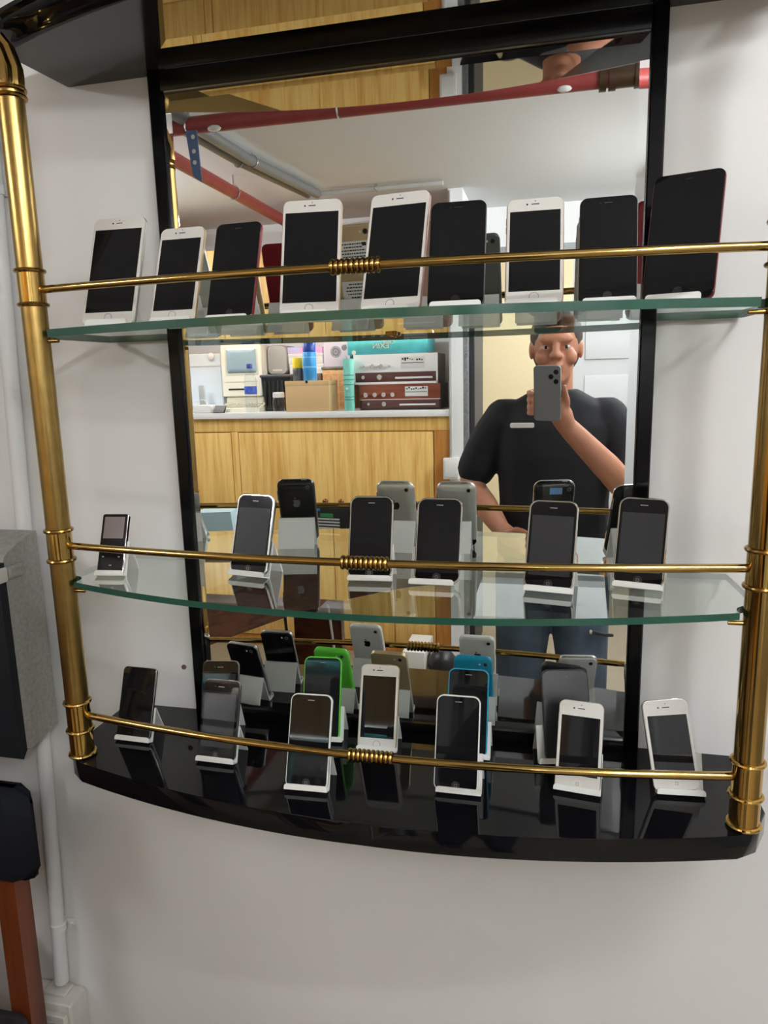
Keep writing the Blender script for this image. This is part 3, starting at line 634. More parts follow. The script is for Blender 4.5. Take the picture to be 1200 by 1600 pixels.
MB().box(-0.11, 0.13, -0.24, 0.0, 0.0, 0.085, 0.01).build('plinth', BE, mc)
kb = thing('keyboard', 'beige computer keyboard in front of the old computer', 'keyboard', (-1.515, -2.842, ZT))
MB().prism_x([(0.055, 0.0), (0.055, 0.020), (-0.055, 0.048), (-0.055, 0.0)], -0.125, 0.125).build('case', BE, kb)
for r_i in range(3):
    for c_i in range(11):
        x0 = -0.115+c_i*0.021; yy = 0.036-r_i*0.028; zz = 0.026+r_i*0.0068
        MB().box(x0, x0+0.017, yy-0.020, yy, zz, zz+0.008, 0.001).build('key', BE2, kb)
bt = thing('water_bottle', 'clear plastic water bottle with blue cap and label in front of the computer', 'bottle', (-1.418, -2.748, ZT))
PET = glass_mat('clear_plastic', (0.93, 0.95, 0.96), 1.35, 1.2)
MB().lathe([(0.030, 0.0), (0.034, 0.006), (0.034, 0.075), (0.031, 0.085), (0.034, 0.095), (0.034, 0.150), (0.034, 0.178), (0.025, 0.212), (0.014, 0.232), (0.013, 0.245)], n=20).build('body', PET, bt)
MB().lathe([(0.0345, 0.100), (0.0347, 0.102), (0.0347, 0.142), (0.0345, 0.144)], n=20).build('label', mat('blue_label', srgb(66, 92, 178), 0.4, vary=0.6, vscale=40), bt, 'blue and white label')
MB().lathe([(0.0155, 0.240), (0.016, 0.242), (0.016, 0.262), (0.014, 0.265)], n=20).build('cap', mat('blue_cap', srgb(34, 54, 140), 0.4), bt, 'dark blue cap')
jr = thing('glass_jar', 'small clear glass jar with white lid beside the cardboard box', 'jar', (-1.262, -2.765, ZT))
MB().lathe([(0.026, 0.0), (0.030, 0.004), (0.035, 0.030), (0.036, 0.055), (0.030, 0.074), (0.027, 0.080)], n=20).build('body', PET, jr)
MB().lathe([(0.031, 0.078), (0.033, 0.080), (0.032, 0.104), (0.028, 0.108)], n=20).build('lid', M_PWPL, jr, 'white lid')
cr = thing('black_crate', 'black plastic crate with wide rim behind the glass jar', 'crate', (-1.300, -2.90, ZT))
BK = mat('black_crate_plastic', (0.012, 0.012, 0.012), 0.5)
MB().rings([[(-0.085, -0.045, 0), (0.075, -0.045, 0), (0.075, 0.025, 0), (-0.085, 0.025, 0)], [(-0.098, -0.055, 0.19), (0.078, -0.055, 0.19), (0.078, 0.045, 0.19), (-0.098, 0.045, 0.19)]]).build('body', BK, cr)
MB().box(-0.103, 0.080, -0.062, 0.055, 0.188, 0.204, 0.004).build('rim', mat('crate_rim', (0.05, 0.05, 0.055), 0.45), cr)
for k in range(6):
    MB().box(-0.082+k*0.026, -0.072+k*0.026, 0.030, 0.046, 0.03, 0.17, 0.002).build('slat', BK, cr)
mo = thing('rounded_monitor', 'dark grey rounded plastic housing right of the beige computer', 'monitor', (-1.345, -2.98, ZT+0.2047))
MB().rr(0.12, 0.165, 0.03, [(0.0, 0.004), (0.01, 0), (0.18, 0), (0.19, 0.01)], 0, 0.0825).build('housing', mat('grey_housing', srgb(140, 136, 130), 0.5), mo).scale = (1, -1, 1)
MB().box(-0.03, 0.03, 0.0, 0.001, 0.02, 0.03).build('badge', BE2, mo)
for k, (x0, x1, z0, z1) in enumerate(((-1.270, -1.065, 0.575, 0.632), (-1.275, -1.068, 0.6325, 0.690))):
    b = thing('white_carton', ('lower' if k == 0 else 'upper')+' of two flat white cartons stacked behind the spray cans', 'box', ((x0+x1)/2, -2.98, z0), group='white cartons on the worktop')
    w2 = (x1-x0)/2
    MB().box(-w2, w2, -0.20, 0.0, 0, z1-z0-0.018, 0.002).build('tray', M_PWPL, b); MB().box(-w2-0.001, w2+0.001, -0.201, 0.001, z1-z0-0.018, z1-z0, 0.002).build('lid', M_PWPL, b)
tag(MB().box(-1.395, -1.076, -3.18, -2.97, ZT, 0.5745, 0.003).build('brown_carton', mat('dark_card', srgb(70, 52, 40), 0.7)), 'dark brown carton under the two flat white cartons', 'box')
pk = thing('pink_folder_stack', 'pink and lilac box lying on the white cartons', 'box', (-1.175, -2.99, 0.6905))
MB().box(-0.105, 0.105, -0.19, 0.0, 0.0, 0.034, 0.002).build('body', mat('pink_card', srgb(222, 168, 204), 0.6), pk); MB().box(-0.106, -0.03, -0.191, 0.001, 0.004, 0.036, 0.002).build('flap', mat('lilac_card', srgb(186, 186, 222), 0.6), pk)
cb = thing('cardboard_box', 'plain tan cardboard box carrying two spray cans', 'box', (-1.085, -2.735, ZT))
CBM = mat('tan_cardboard', srgb(214, 180, 130), 0.7)
MB().box(-0.125, 0.125, -0.155, 0.0, 0.0, 0.164, 0.002).build('body', CBM, cb)
MB().box(-0.126, 0.126, -0.156, 0.0012, 0.140, 0.166, 0.001).build('lid', CBM, cb)
MB().disc_y(0.0, 0.160, 0.008, 0.0012, 0.0022, 14).build('thumb_notch', M_DOT, cb)
ZB = ZT+0.1665
def can(name, label, x, y, z, r, h, mbody, mcap, hc, ring=None):
    t_ = thing(name, label, 'spray can', (x, y, z))
    MB().lathe([(r*0.94, 0), (r, 0.004), (r, h-hc-0.01), (r*0.9, h-hc)], n=20).build('body', mbody, t_)
    MB().lathe([(r*0.93, h-hc), (r*0.95, h-hc+0.003), (r*0.95, h-0.006), (r*0.82, h)], n=20).build('cap', mcap, t_)
    if ring:
        for zz in (0.35, 0.6): MB().lathe([(r*1.005, h*zz-0.004), (r*1.01, h*zz-0.003), (r*1.01, h*zz+0.003), (r*1.005, h*zz+0.004)], n=20).build('band', ring, t_)
can('spray_can', 'short grey spray can with yellow cap on the cardboard box', -1.155, -2.80, ZB, 0.029, 0.125, mat('can_grey', srgb(92, 96, 98), 0.35, metal=0.4, vary=0.4, vscale=30), mat('yellow_cap', srgb(246, 206, 20), 0.35), 0.056)
can('spray_can', 'tall blue spray can with dark blue cap on the cardboard box', -1.082, -2.79, ZB, 0.037, 0.208, mat('can_blue', srgb(64, 150, 214), 0.3, metal=0.2), mat('navy_cap', srgb(24, 62, 148), 0.35), 0.055, mat('can_band', srgb(120, 184, 226), 0.3))
wk = thing('wicker_box', 'tan woven box with dark lid under the camera picture box', 'box', (-0.995, -2.97, ZT))
MB().box(-0.075, 0.085, -0.18, 0.0, 0.0, 0.225, 0.004).build('body', wood('wicker', srgb(170, 118, 70), srgb(206, 156, 104), 0.6, scale=(60, 60, 60)), wk)
for zz in (0.05, 0.10, 0.15, 0.20): MB().box(-0.0755, 0.0855, -0.18, 0.0012, zz-0.002, zz+0.002).build('band', mat('pale_band', srgb(214, 176, 126), 0.6), wk)
for xx in (-0.03, 0.02, 0.065): MB().box(xx-0.002, xx+0.002, 0.0, 0.0016, 0.0, 0.224).build('band', mat('pale_band', (1, 1, 1)), wk)
MB().box(-0.08, 0.09, -0.185, 0.005, 0.2255, 0.240, 0.003).build('lid', mat('dark_lid', srgb(84, 74, 62), 0.5), wk)
pb = thing('picture_box', 'pale box printed with a black and white camera picture', 'box', (-0.982, -2.975, ZT+0.2405))
MB().box(-0.078, 0.078, -0.15, 0.0, 0.0, 0.138, 0.002).build('body', mat('pale_lilac_card', srgb(214, 206, 214), 0.55), pb)
MB().disc_y(-0.005, 0.082, 0.032, 0.0, 0.0012, 24).build('printed_lens', mat('print_grey', srgb(120, 114, 118), 0.5, vary=0.35, vscale=80), pb)
MB().torus((-0.005, 0.0012, 0.082), 0.018, 0.003, ax='y').disc_y(-0.005, 0.082, 0.006, 0.0, 0.002).build('printed_rings', mat('print_dark', srgb(62, 56, 58), 0.5), pb)
b_ = MB()
for k in range(6):
    a = math.radians(-70+k*20); b_.prism_y([(0.045+0.02*math.cos(a), 0.08+0.02*math.sin(a)), (0.045+0.055*math.cos(a-0.05), 0.08+0.055*math.sin(a-0.05)), (0.045+0.055*math.cos(a+0.06), 0.08+0.055*math.sin(a+0.06))] if math.cos(a) < 0.55 else [(0.045, 0.1), (0.05, 0.12), (0.06, 0.118)], 0.0, 0.0012)
b_.disc_y(0.045, 0.103, 0.016, 0, 0.0013, 14).build('printed_rays', mat('print_dark', (0, 0, 0)), pb)
tb_ = thing('teal_tube', 'tall teal cardboard tube standing left of the receivers', 'tube', (-0.856, -2.765, ZT))
TE = mat('teal_card', srgb(126, 206, 190), 0.5)
MB().lathe([(0.026, 0), (0.028, 0.003), (0.028, 0.272), (0.027, 0.276)], n=20).build('body', TE, tb_)
for zz, hh in ((0.19, .002), (0.165, .002), (0.14, .002), (0.075, .002), (0.06, .002)): MB().lathe([(0.0282, zz-hh), (0.0285, zz-hh*.6), (0.0285, zz+hh*.6), (0.0282, zz+hh)], n=20).build('printed_line', mat('teal_dark', srgb(52, 120, 112), 0.5), tb_)
MB().ball((-0.004, 0.0245, 0.118), 0.009, 0.005, 0.009, 12, 8).build('printed_flower', M_PALE, tb_)
# receivers
def receiver(label, x, z, w, h, face, lower, knobs, lowknobs, frame=None):
    t_ = thing('stereo_receiver', label, 'receiver', (x, -2.80, z), group='stacked stereo receivers')
    MB().box(-w/2, w/2, -0.28, -0.006, 0, h, 0.003).build('case', mat('receiver_case', srgb(52, 34, 28), 0.4), t_)
    MB().box(-w/2, w/2, -0.006, 0.0, h*0.42, h, 0.001).build('face_panel', face, t_)
    MB().box(-w/2+0.008, w/2-0.008, -0.006, -0.001, 0.012, h*0.40, 0.001).build('lower_panel', lower, t_)
    MB().box(-w/2, w/2, -0.006, 0.0, h*0.395, h*0.425, 0.001).build('trim_line', M_PALE, t_)
    if frame: MB().box(-w/2, w/2, -0.006, 0.001, 0, 0.012, 0.001).box(-w/2, -w/2+0.008, -0.006, 0.001, 0.0, h*0.42).box(w/2-0.008, w/2, -0.006, 0.001, 0, h*0.42).build('frame', frame, t_)
    for kx, r in knobs: MB().rings([[(kx+q*math.cos(a), yy, h*0.60+q*math.sin(a)) for a in [2*math.pi*k/16 for k in range(16)]] for yy, q in ((-0.001, r), (0.012, r*0.95), (0.014, r*0.8))]).build('knob', M_CHROME, t_)
    for kx, r in lowknobs: MB().rings([[(kx+q*math.cos(a), yy, h*0.24+q*math.sin(a)) for a in [2*math.pi*k/16 for k in range(16)]] for yy, q in ((-0.002, r), (0.012, r*0.95), (0.014, r*0.8))]).build('knob', M_CHROME, t_)
    dl = MB().box(w*0.07, w*0.35, -0.002, 0.0015, h*0.52, h*0.90, 0.001).build('tuning_dial', M_PALE, t_)
    b = MB()
    for k in range(9):
        xx = w*0.085+k*w*0.028; b.box(xx, xx+w*0.02, 0.0015, 0.0022, h*0.76+rnd.uniform(0, .01), h*0.80+rnd.uniform(0, .012))
    b.box(w*0.08, w*0.34, 0.0015, 0.0022, h*0.68, h*0.70); b.build('dial_scale', M_DOT, dl)
    MB().box(0.0, w*0.44, -0.002, 0.006, h*0.17, h*0.235, 0.001).build('key_strip', M_PALE, t_)
    return t_
WALN = wood('walnut_veneer', srgb(112, 56, 40), srgb(142, 78, 56), 0.35, scale=(4, 4, 50))
LOWB = mat('plum_brown_panel', srgb(92, 58, 56), 0.4)
receiver('brown walnut-faced stereo receiver with four chrome knobs, lower of the pair', -0.587, ZT, 0.442, 0.137, WALN, LOWB, ((-0.185, 0.013), (-0.135, 0.013), (-0.086, 0.013), (-0.037, 0.013)), ((-0.17, 0.009), (-0.085, 0.013)))
receiver('silver-faced stereo receiver stacked on the brown walnut one', -0.608, ZT+0.1375, 0.458, 0.158, mat('brushed_silver_face', srgb(240, 240, 240), 0.4), LOWB, ((-0.17, 0.006), (-0.125, 0.013), (-0.077, 0.013), (-0.03, 0.006)), ((-0.175, 0.011), (-0.085, 0.015)), mat('silver_frame', srgb(240, 240, 240), 0.4))
tl = thing('toy_box', 'flat teal toy box with white lettering lying on the receivers', 'box', (-0.656, -2.83, ZT+0.296))
MB().box(-0.22, 0.22, -0.25, 0.0, 0.0, 0.082, 0.002).build('body', mat('teal_box_card', srgb(70, 172, 190), 0.5, vary=0.25, vscale=10), tl)
for txt, size, cx, cz in (('CINE', 0.030, 0.010, 0.062), ('EXIN', 0.042, -0.035, 0.044)):
    # reads correctly from the front (seen from +y, so x runs right to left)
    text_mesh('lettering', txt, size, M_PALE, tl, Matrix.Translation((cx, 0.0008, cz)) @ Matrix.Rotation(math.pi, 4, 'Z') @ Matrix.Rotation(math.pi/2, 4, 'X'))
MB().disc_y(-0.185, 0.013, 0.012, 0.0, 0.001, 14).build('printed_oval', M_PALE, tl)
# white appliance, small box and clutter at the left end
wa = thing('white_appliance', 'tall plain white appliance left of the old computer', 'appliance', (-1.79, -2.93, ZT))
MB().box(-0.118, 0.118, -0.24, 0.0, 0.0, 0.335, 0.006).build('body', mat('cool_white', srgb(222, 232, 240), 0.35), wa)
MB().box(-0.112, 0.112, -0.002, 0.004, 0.262, 0.272, 0.002).build('seam_strip', M_PALE, wa); MB().ball((0.06, 0.006, 0.318), 0.022, 0.012, 0.024).build('cable_ball', M_PALE, wa)
sp = thing('power_adapter', 'white power adapter with loop of cable at the left of worktop', 'adapter', (-1.71, -2.765, ZT))
MB().box(-0.075, 0.055, -0.05, 0.02, 0.0, 0.045, 0.012).build('body', M_PWPL, sp)
MB().tube([(-0.02+0.03*math.cos(a), -0.01, 0.045+0.03*math.sin(a)) for a in [math.pi*k/10 for k in range(11)]], 0.002, 8).build('cable', M_PALE, sp)
tag(MB().prism_x([(0.0, 0.0), (0.02, 0.004), (-0.02, 0.040), (-0.025, 0.036)], -0.035, 0.03).build('black_cloth', M_PBMAT), 'crumpled black cloth beside the white power adapter', 'cloth').location = (-1.61, -2.745, ZT)
tag(MB().box(-0.017, 0.017, -0.02, 0.0, 0.0, 0.155, 0.003).build('grey_router', mat('router_grey', srgb(168, 172, 170), 0.5)), 'small upright grey router behind the white power adapter', 'router').location = (-1.765, -2.84, ZT)
# socket and conduit on the pier
ws = thing('switch_box', 'white switch box on the pier at the end of the oak cabinets', 'switch', (-0.298, -2.72, 0.066))
MB().box(-0.040, 0.040, 0.0, 0.030, -0.056, 0.056, 0.003).build('back_box', M_PWPL, ws); MB().box(-0.032, 0.032, 0.030, 0.034, -0.046, 0.046, 0.002).build('cover', M_PWPL, ws)
tag(MB().tube([(-0.296, -2.7135, 0.124), (-0.296, -2.7135, ZC-0.01)], 0.006, 10).build('thin_conduit', mat('thin_conduit_grey', srgb(190, 190, 186), 0.5)), 'thin grey conduit rising from the switch box', 'conduit')
# ceiling pipes
PIPE = mat('red_pipe_paint', srgb(138, 54, 52), 0.4, vary=0.12, vscale=20)
def pipe_thing(label, pts, r, m, clampm, clamps, name='ceiling_pipe'):
    t_ = thing(name, label, 'pipe'); MB().tube(pts, r, 18).build('pipe', m, t_)
    for i, (p, ax) in enumerate(clamps):
        b = MB(); b.torus(p, r+0.002, 0.004, n=20, m=6, ax=ax); b.tube([(p[0], p[1], p[2]+r), (p[0], p[1], ZC)], 0.005, 8); b.build('clamp', clampm, t_)
    return t_
rp = pipe_thing('red pipe crossing the ceiling parallel to the display wall', [(-2.5, -1.40, 1.398), (2.0, -1.40, 1.398)], 0.027, PIPE, M_STEEL, [((-1.0, -1.40, 1.398), 'x'), ((-0.47, -1.40, 1.398), 'x')])
b_ = MB()
for xx in (0.345, 0.372, 0.445, 0.470): b_.tube([(xx-0.010, -1.40, 1.398), (xx+0.010, -1.40, 1.398)], 0.036, 18)
b_.tube([(0.372, -1.40, 1.398), (0.445, -1.40, 1.398)], 0.031, 18); b_.build('coupling', mat('bronze_dark', srgb(74, 56, 42), 0.35, metal=0.7), rp, 'dark bronze pipe coupling')
for xx, rr_ in ((-0.90, 0.016), (0.235, 0.014)):
    MB().ball((xx, -1.385, 1.377), rr_*1.6, 0.012, rr_*0.7, 10, 6).build('paint_blob', M_PALE, rp)
pipe_thing('red pipe running back along the ceiling at the left', [(-1.19, -1.55, 1.372), (-1.19, -3.19, 1.372)], 0.027, PIPE, M_STEEL, [((-1.19, -2.16, 1.372), 'y')])
SP = mat('zinc_pipe', srgb(122, 124, 124), 0.4, metal=0.25)
pipe_thing('thicker of two zinc conduits running back along the ceiling', [(-1.02, -1.20, 1.415), (-0.985, -1.90, 1.415), (-0.90, -2.48, 1.415)], 0.021, SP, M_STEEL, [((-0.985, -1.90, 1.415), 'y')], 'ceiling_conduit')
pipe_thing('thinner zinc conduit beside the thicker one under the ceiling', [(-1.085, -1.20, 1.418), (-1.045, -1.90, 1.418), (-0.955, -2.50, 1.418)], 0.016, SP, M_STEEL, [((-1.045, -1.90, 1.418), 'y')], 'ceiling_conduit')
pipe_thing('thin pale conduit crossing the ceiling before the back wall', [(-0.93, -2.52, 1.425), (-0.30, -2.52, 1.425)], 0.012, mat('pale_conduit', srgb(196, 196, 192), 0.4), M_STEEL, [((-0.62, -2.52, 1.425), 'x')], 'ceiling_conduit')
bs = thing('steel_strap', 'blue-grey perforated steel strap hanging from the red ceiling pipe', 'strap', (-0.975, -1.367, 1.37))
MB().prism_y([(-0.020, 0.0), (0.020, 0.0), (0.028, -0.165), (0.0, -0.145), (-0.004, -0.14)], 0.0, 0.004).build('plate', mat('blue_steel', srgb(96, 118, 156), 0.35, metal=0.4), bs)
for zz in (-0.02, -0.065, -0.10): MB().disc_y(0.006, zz, 0.007, 0.004, 0.0048, 14).build('hole', M_PALE, bs)

# ------------------------------------------------------------------ counter at the left, box, bag
ct = thing('brown_counter', 'dark brown bow-ended counter at the left with drawer unit and round silver lock', 'counter', (0, 0, ZF))
zc = lambda z: z-ZF
edge = [(-0.72, -0.76), (-0.655, -0.90), (-0.579, -1.05), (-0.47, -1.22), (-0.35, -1.345), (-0.27, -1.415), (-0.14, -1.49)]
MB().prism_z([(-1.9, -0.70), (-0.755, -0.70)] + edge + [(-0.115, -1.53), (-0.14, -1.57), (-1.9, -1.57)], zc(-0.062), zc(-0.030), b=0.004).build('counter_top', mat('counter_top_brown', srgb(74, 62, 54), 0.12), ct)
inn = [(x-0.012, y-0.004) for x, y in edge]
MB().prism_z(inn + [(-0.16, -1.535)] + [(x-0.03, y-0.02) for x, y in reversed(inn)], zc(-0.20), zc(-0.0625)).build('apron', M_BROWN, ct)
MB().box(-1.6, -0.77, -1.56, -1.53, zc(-0.20), zc(-0.0625)).build('apron', M_BROWN, ct)
MB().box(-1.40, -0.752, -1.20, -0.845, zc(-0.205), zc(-0.063), 0.003).build('drawer_unit', mat('drawer_dark', srgb(46, 32, 28), 0.2), ct)
dr = MB().box(-0.7525, -0.742, -1.17, -0.86, zc(-0.195), zc(-0.075), 0.002).build('drawer', mat('desk_drawer', srgb(50, 36, 32), 0.22), ct)
MB().rings([[(xx, -0.905+q*math.cos(a), zc(-0.135)+q*math.sin(a)) for a in [2*math.pi*k/16 for k in range(16)]] for xx, q in ((-0.743, 0.012), (-0.737, 0.012), (-0.735, 0.008))]).build('lock', M_CHROME, dr, 'round silver lock')
MB().box(-0.735, -0.545, -1.50, -1.46, 0.0, zc(-0.0625), 0.002).build('leg_panel', M_BROWN, ct)
MB().box(-1.60, -1.40, -1.50, -1.46, 0.0, zc(-0.0625), 0.002).build('leg_panel', M_BROWN, ct)
MB().box(-1.90, -1.06, -0.84, -0.70, 0.0, zc(-0.0625), 0.002).build('added_dark_block', M_BROWN, ct)  # unseen dark block, added to cut light bouncing onto the lower left wall
MB().box(-1.90, -1.06, -0.6985, -0.06, 0.0, zc(-0.030), 0.004).build('added_dark_block', M_BROWN, ct)  # rest of the added unseen block, up to the display wall
tag(MB().tube([(-0.60, -1.44, -0.21), (-0.585, -1.435, -0.30), (-0.565, -1.435, -0.50), (-0.57, -1.44, -0.98)], 0.005, 8).build('white_cable', M_PALE), 'white cable hanging down the brown counter leg', 'cable')
tag(MB().tube([(-0.80, -1.44, -0.21), (-0.765, -1.435, -0.27), (-0.755, -1.435, -0.42), (-0.77, -1.44, -0.98)], 0.006, 8).build('black_cable', M_PBMAT), 'black cable hanging beside the brown counter leg', 'cable')
DZ = -0.030
bb_ = thing('black_product_box', 'black product box with white print and green patch on the counter', 'box', (-0.60, -1.40, DZ), (0, 0, 0.12))
MB().box(-0.14, 0.14, -0.08, 0.0, 0.0, 0.122, 0.002).build('body', M_PBMAT, bb_)
MB().box(-0.05, 0.01, 0.0, 0.0008, 0.108, 0.118).build('printed_patch', mat('print_blue', srgb(46, 140, 220), 0.5), bb_)
MB().box(0.010, 0.060, 0.0, 0.0008, 0.086, 0.100).build('printed_patch', mat('print_green', srgb(56, 150, 84), 0.5), bb_)
b_ = MB()
for k in range(6):
    zz = 0.080-k*0.011; b_.box(-0.012+0.006*(k % 2), 0.085, 0.0, 0.0008, zz-0.003, zz+0.003)
b_.box(-0.095, -0.075, 0.0, 0.0008, 0.012, 0.075); b_.build('printed_lines', M_PALE, bb_)
pb2 = thing('pale_blue_bag', 'pale blue plastic bag slumped on the counter at the left', 'bag', (-0.87, -1.18, DZ))
MB().rings([[(-0.075, -0.08, 0), (0.085, -0.08, 0), (0.090, 0.08, 0), (-0.075, 0.08, 0)], [(-0.075, -0.085, 0.05), (0.080, -0.08, 0.05), (0.080, 0.07, 0.052), (-0.07, 0.085, 0.05)], [(-0.070, -0.06, 0.15), (0.050, -0.06, 0.155), (0.055, 0.04, 0.15), (-0.068, 0.05, 0.145)]]).build('body', mat('pale_blue_plastic', srgb(190, 222, 232), 0.25, bump=0.5, bscale=12), pb2)
MB().prism_y([(-0.066, 0.05), (-0.02, 0.052), (-0.024, 0.066), (-0.042, 0.067), (-0.060, 0.135)], 0.078, 0.086).build('grey_tag', mat('grey_print', srgb(110, 110, 108), 0.5), pb2)
fb = thing('white_floor_box', 'white open carton on the floor by the oak cabinets', 'box', (-0.42, -2.52, ZF))
MB().box(-0.10, 0.02, -0.16, 0.10, 0.0, 0.15, 0.004).build('body', M_PWPL, fb); MB().box(0.0201, 0.0212, -0.06, 0.04, 0.04, 0.11).build('opening', M_DOT, fb)
bg = MB().ball((0, 0, 0.075), 0.075, 0.075, 0.078, 18, 12); tag(bg.build('black_bag', M_PBMAT), 'black bag on the floor beside the white carton', 'bag').location = (-0.32, -2.48, ZF)

# ------------------------------------------------------------------ the person taking the picture
SKIN = mat('skin', srgb(190, 132, 104), 0.5, vary=0.08, vscale=14)
def remesh(mb, name, m, voxel, parent=None, smooth=6, label=None):
    me0 = mb.mesh('tmp', m); o = bpy.data.objects.new('tmp', me0); COL.objects.link(o)
    r = o.modifiers.new('r', 'REMESH'); r.mode = 'VOXEL'; r.voxel_size = voxel
    sm = o.modifiers.new('s', 'SMOOTH'); sm.factor = 0.5; sm.iterations = smooth
    bpy.context.view_layer.update()
    me = bpy.data.meshes.new_from_object(o.evaluated_get(bpy.context.evaluated_depsgraph_get())); me.name = name
    bpy.data.objects.remove(o); me.materials.clear(); me.materials.append(m); me.shade_smooth()
    q = bpy.data.objects.new(name, me); COL.objects.link(q)
    if parent: q.parent = parent
    if label: q['label'] = label
    return q
def limb(mb, pts, rad, n=16):
    # resample the chain so it bends smoothly
    P = [Vector(p) for p in pts]; out = []; rr = []
    for i in range(len(P)-1):
        p0, p1, p2, p3 = P[max(i-1, 0)], P[i], P[i+1], P[min(i+2, len(P)-1)]
        for k in range(6):
            t = k/6
            out.append(0.5*((2*p1)+(p2-p0)*t+(2*p0-5*p1+4*p2-p3)*t*t+(3*p1-p0-3*p2+p3)*t**3)); rr.append(rad[i]*(1-t)+rad[i+1]*t)
    out.append(P[-1]); rr.append(rad[-1])
    mb.tube(out, rr, n); mb.ball(P[0], rad[0], nu=n, nv=8); mb.ball(P[-1], rad[-1], nu=n, nv=8)
def torso(mb, secs, n=28):
    mb.rings([[(cx+rx*math.copysign(abs(math.cos(a))**0.85, math.cos(a)), cy+ry*math.copysign(abs(math.sin(a))**0.85, math.sin(a)), z) for a in [2*math.pi*k/n for k in range(n)]] for cx, cy, z, rx, ry in secs])
pe = thing('person', 'person in black T-shirt and blue jeans photographing the shelf, seen in the mirror', 'person', (0.225, -1.42, ZF))
O = Vector((0.225, -1.42, ZF))
def W(x, y, z): return (x-O.x, y-O.y, z-O.z)
CX = 0.225
mb = MB()
torso(mb, [(*W(CX, -1.42, -0.14), 0.165, 0.115), (*W(CX, -1.42, -0.02), 0.165, 0.115), (*W(CX, -1.42, 0.12), 0.150, 0.105), (*W(CX, -1.425, 0.28), 0.165, 0.115), (*W(CX, -1.43, 0.38), 0.150, 0.100), (*W(CX, -1.435, 0.44), 0.10, 0.07)])
limb(mb, [W(CX, -1.435, 0.42), W(CX, -1.425, 0.50), W(CX, -1.41, 0.56)], [0.065, 0.056, 0.055])
# head: cranium, jaw, nose, ears, brow, lips
hx, hy, hz = W(CX, -1.395, 0.615)
mb.ball((hx, hy-0.012, hz+0.030), 0.075, 0.096, 0.098, 24, 16); mb.ball((hx, hy+0.022, hz-0.045), 0.056, 0.066, 0.072, 20, 12)
mb.ball((hx, hy+0.058, hz-0.085), 0.030, 0.028, 0.024); mb.ball((hx, hy+0.078, hz+0.032), 0.055, 0.020, 0.018)
limb(mb, [(hx, hy+0.083, hz+0.022), (hx, hy+0.104, hz-0.016)], [0.010, 0.014]); mb.ball((hx-0.013, hy+0.092, hz-0.019), 0.010); mb.ball((hx+0.013, hy+0.092, hz-0.019), 0.010)
mb.ball((hx, hy+0.084, hz-0.047), 0.024, 0.012, 0.008); mb.ball((hx, hy+0.082, hz-0.058), 0.021, 0.012, 0.008)
for sx in (-1, 1):
    mb.ball((hx+sx*0.076, hy-0.005, hz+0.004), 0.010, 0.021, 0.032); mb.ball((hx+sx*0.042, hy+0.060, hz-0.022), 0.024, 0.022, 0.026)
# left arm (image left), hand resting on the hip; right arm raised, holding the phone
SHL, ELL, WRL = W(0.062, -1.43, 0.375), W(-0.045, -1.42, 0.185), W(0.060, -1.285, 0.055)
limb(mb, [SHL, W(-0.01, -1.435, 0.30), ELL, W(0.008, -1.345, 0.115), WRL], [0.054, 0.049, 0.043, 0.041, 0.029])
limb(mb, [WRL, W(0.092, -1.262, 0.030), W(0.120, -1.255, 0.018)], [0.028, 0.034, 0.030])
for k, (dz, ln) in enumerate(((0.026, 0.058), (0.006, 0.066), (-0.014, 0.060), (-0.032, 0.046))):
    a = W(0.118, -1.252, 0.018+dz*0.8); limb(mb, [a, (a[0]+ln*0.45, a[1]+0.002, a[2]-0.008), (a[0]+ln*0.80, a[1]-0.010, a[2]-0.022), (a[0]+ln*0.95, a[1]-0.024, a[2]-0.032)], [0.0095, 0.009, 0.008, 0.007], 10)
a = W(0.085, -1.245, 0.050); limb(mb, [a, (a[0]+0.030, a[1]+0.010, a[2]+0.012), (a[0]+0.058, a[1]+0.006, a[2]+0.004)], [0.012, 0.010, 0.008], 10)
SHR, ELR = W(0.388, -1.43, 0.375), W(0.455, -1.30, 0.185)
CP = lambda x, y, z: tuple(CAM_M @ Vector((x, y, z)) - O)        # phone's own frame
WRR = CP(0.012, -0.165, 0.075)
limb(mb, [SHR, W(0.440, -1.385, 0.30), ELR, W(0.375, -1.20, 0.27), WRR], [0.054, 0.049, 0.043, 0.041, 0.028])
limb(mb, [WRR, CP(0.004, -0.130, 0.052), CP(-0.002, -0.100, 0.036)], [0.028, 0.033, 0.026])
for yy, ln in ((-0.062, 1.0), (-0.082, 1.05), (-0.102, 1.0), (-0.120, 0.85)):      # fingers round the left edge of the phone, tips over its back
    limb(mb, [CP(-0.018, yy-0.012, 0.040), CP(-0.050, yy, 0.036), CP(-0.0775, yy+0.003, 0.018), CP(-0.066, yy+0.004, -0.002)], [0.0105, 0.0098, 0.0088, 0.0075], 10)
limb(mb, [CP(0.012, -0.118, 0.046), CP(0.022, -0.092, 0.036), CP(0.0225, -0.062, 0.018), CP(0.0215, -0.040, 0.010)], [0.014, 0.012, 0.010, 0.008], 10)
for sx, hxp, kx, ax in ((-1, 0.130, 0.118, 0.105), (1, 0.320, 0.335, 0.350)):
    limb(mb, [W(hxp, -1.42, -0.10), W((hxp+kx)/2, -1.41, -0.30), W(kx, -1.40, -0.50), W((kx+ax)/2, -1.43, -0.68), W(ax, -1.44, -0.90)], [0.095, 0.082, 0.060, 0.056, 0.040])
    limb(mb, [W(ax, -1.45, -0.94), W(ax+sx*0.008, -1.38, -0.955), W(ax+sx*0.012, -1.30, -0.965)], [0.036, 0.034, 0.026])
remesh(mb, 'body', SKIN, 0.0048, pe)
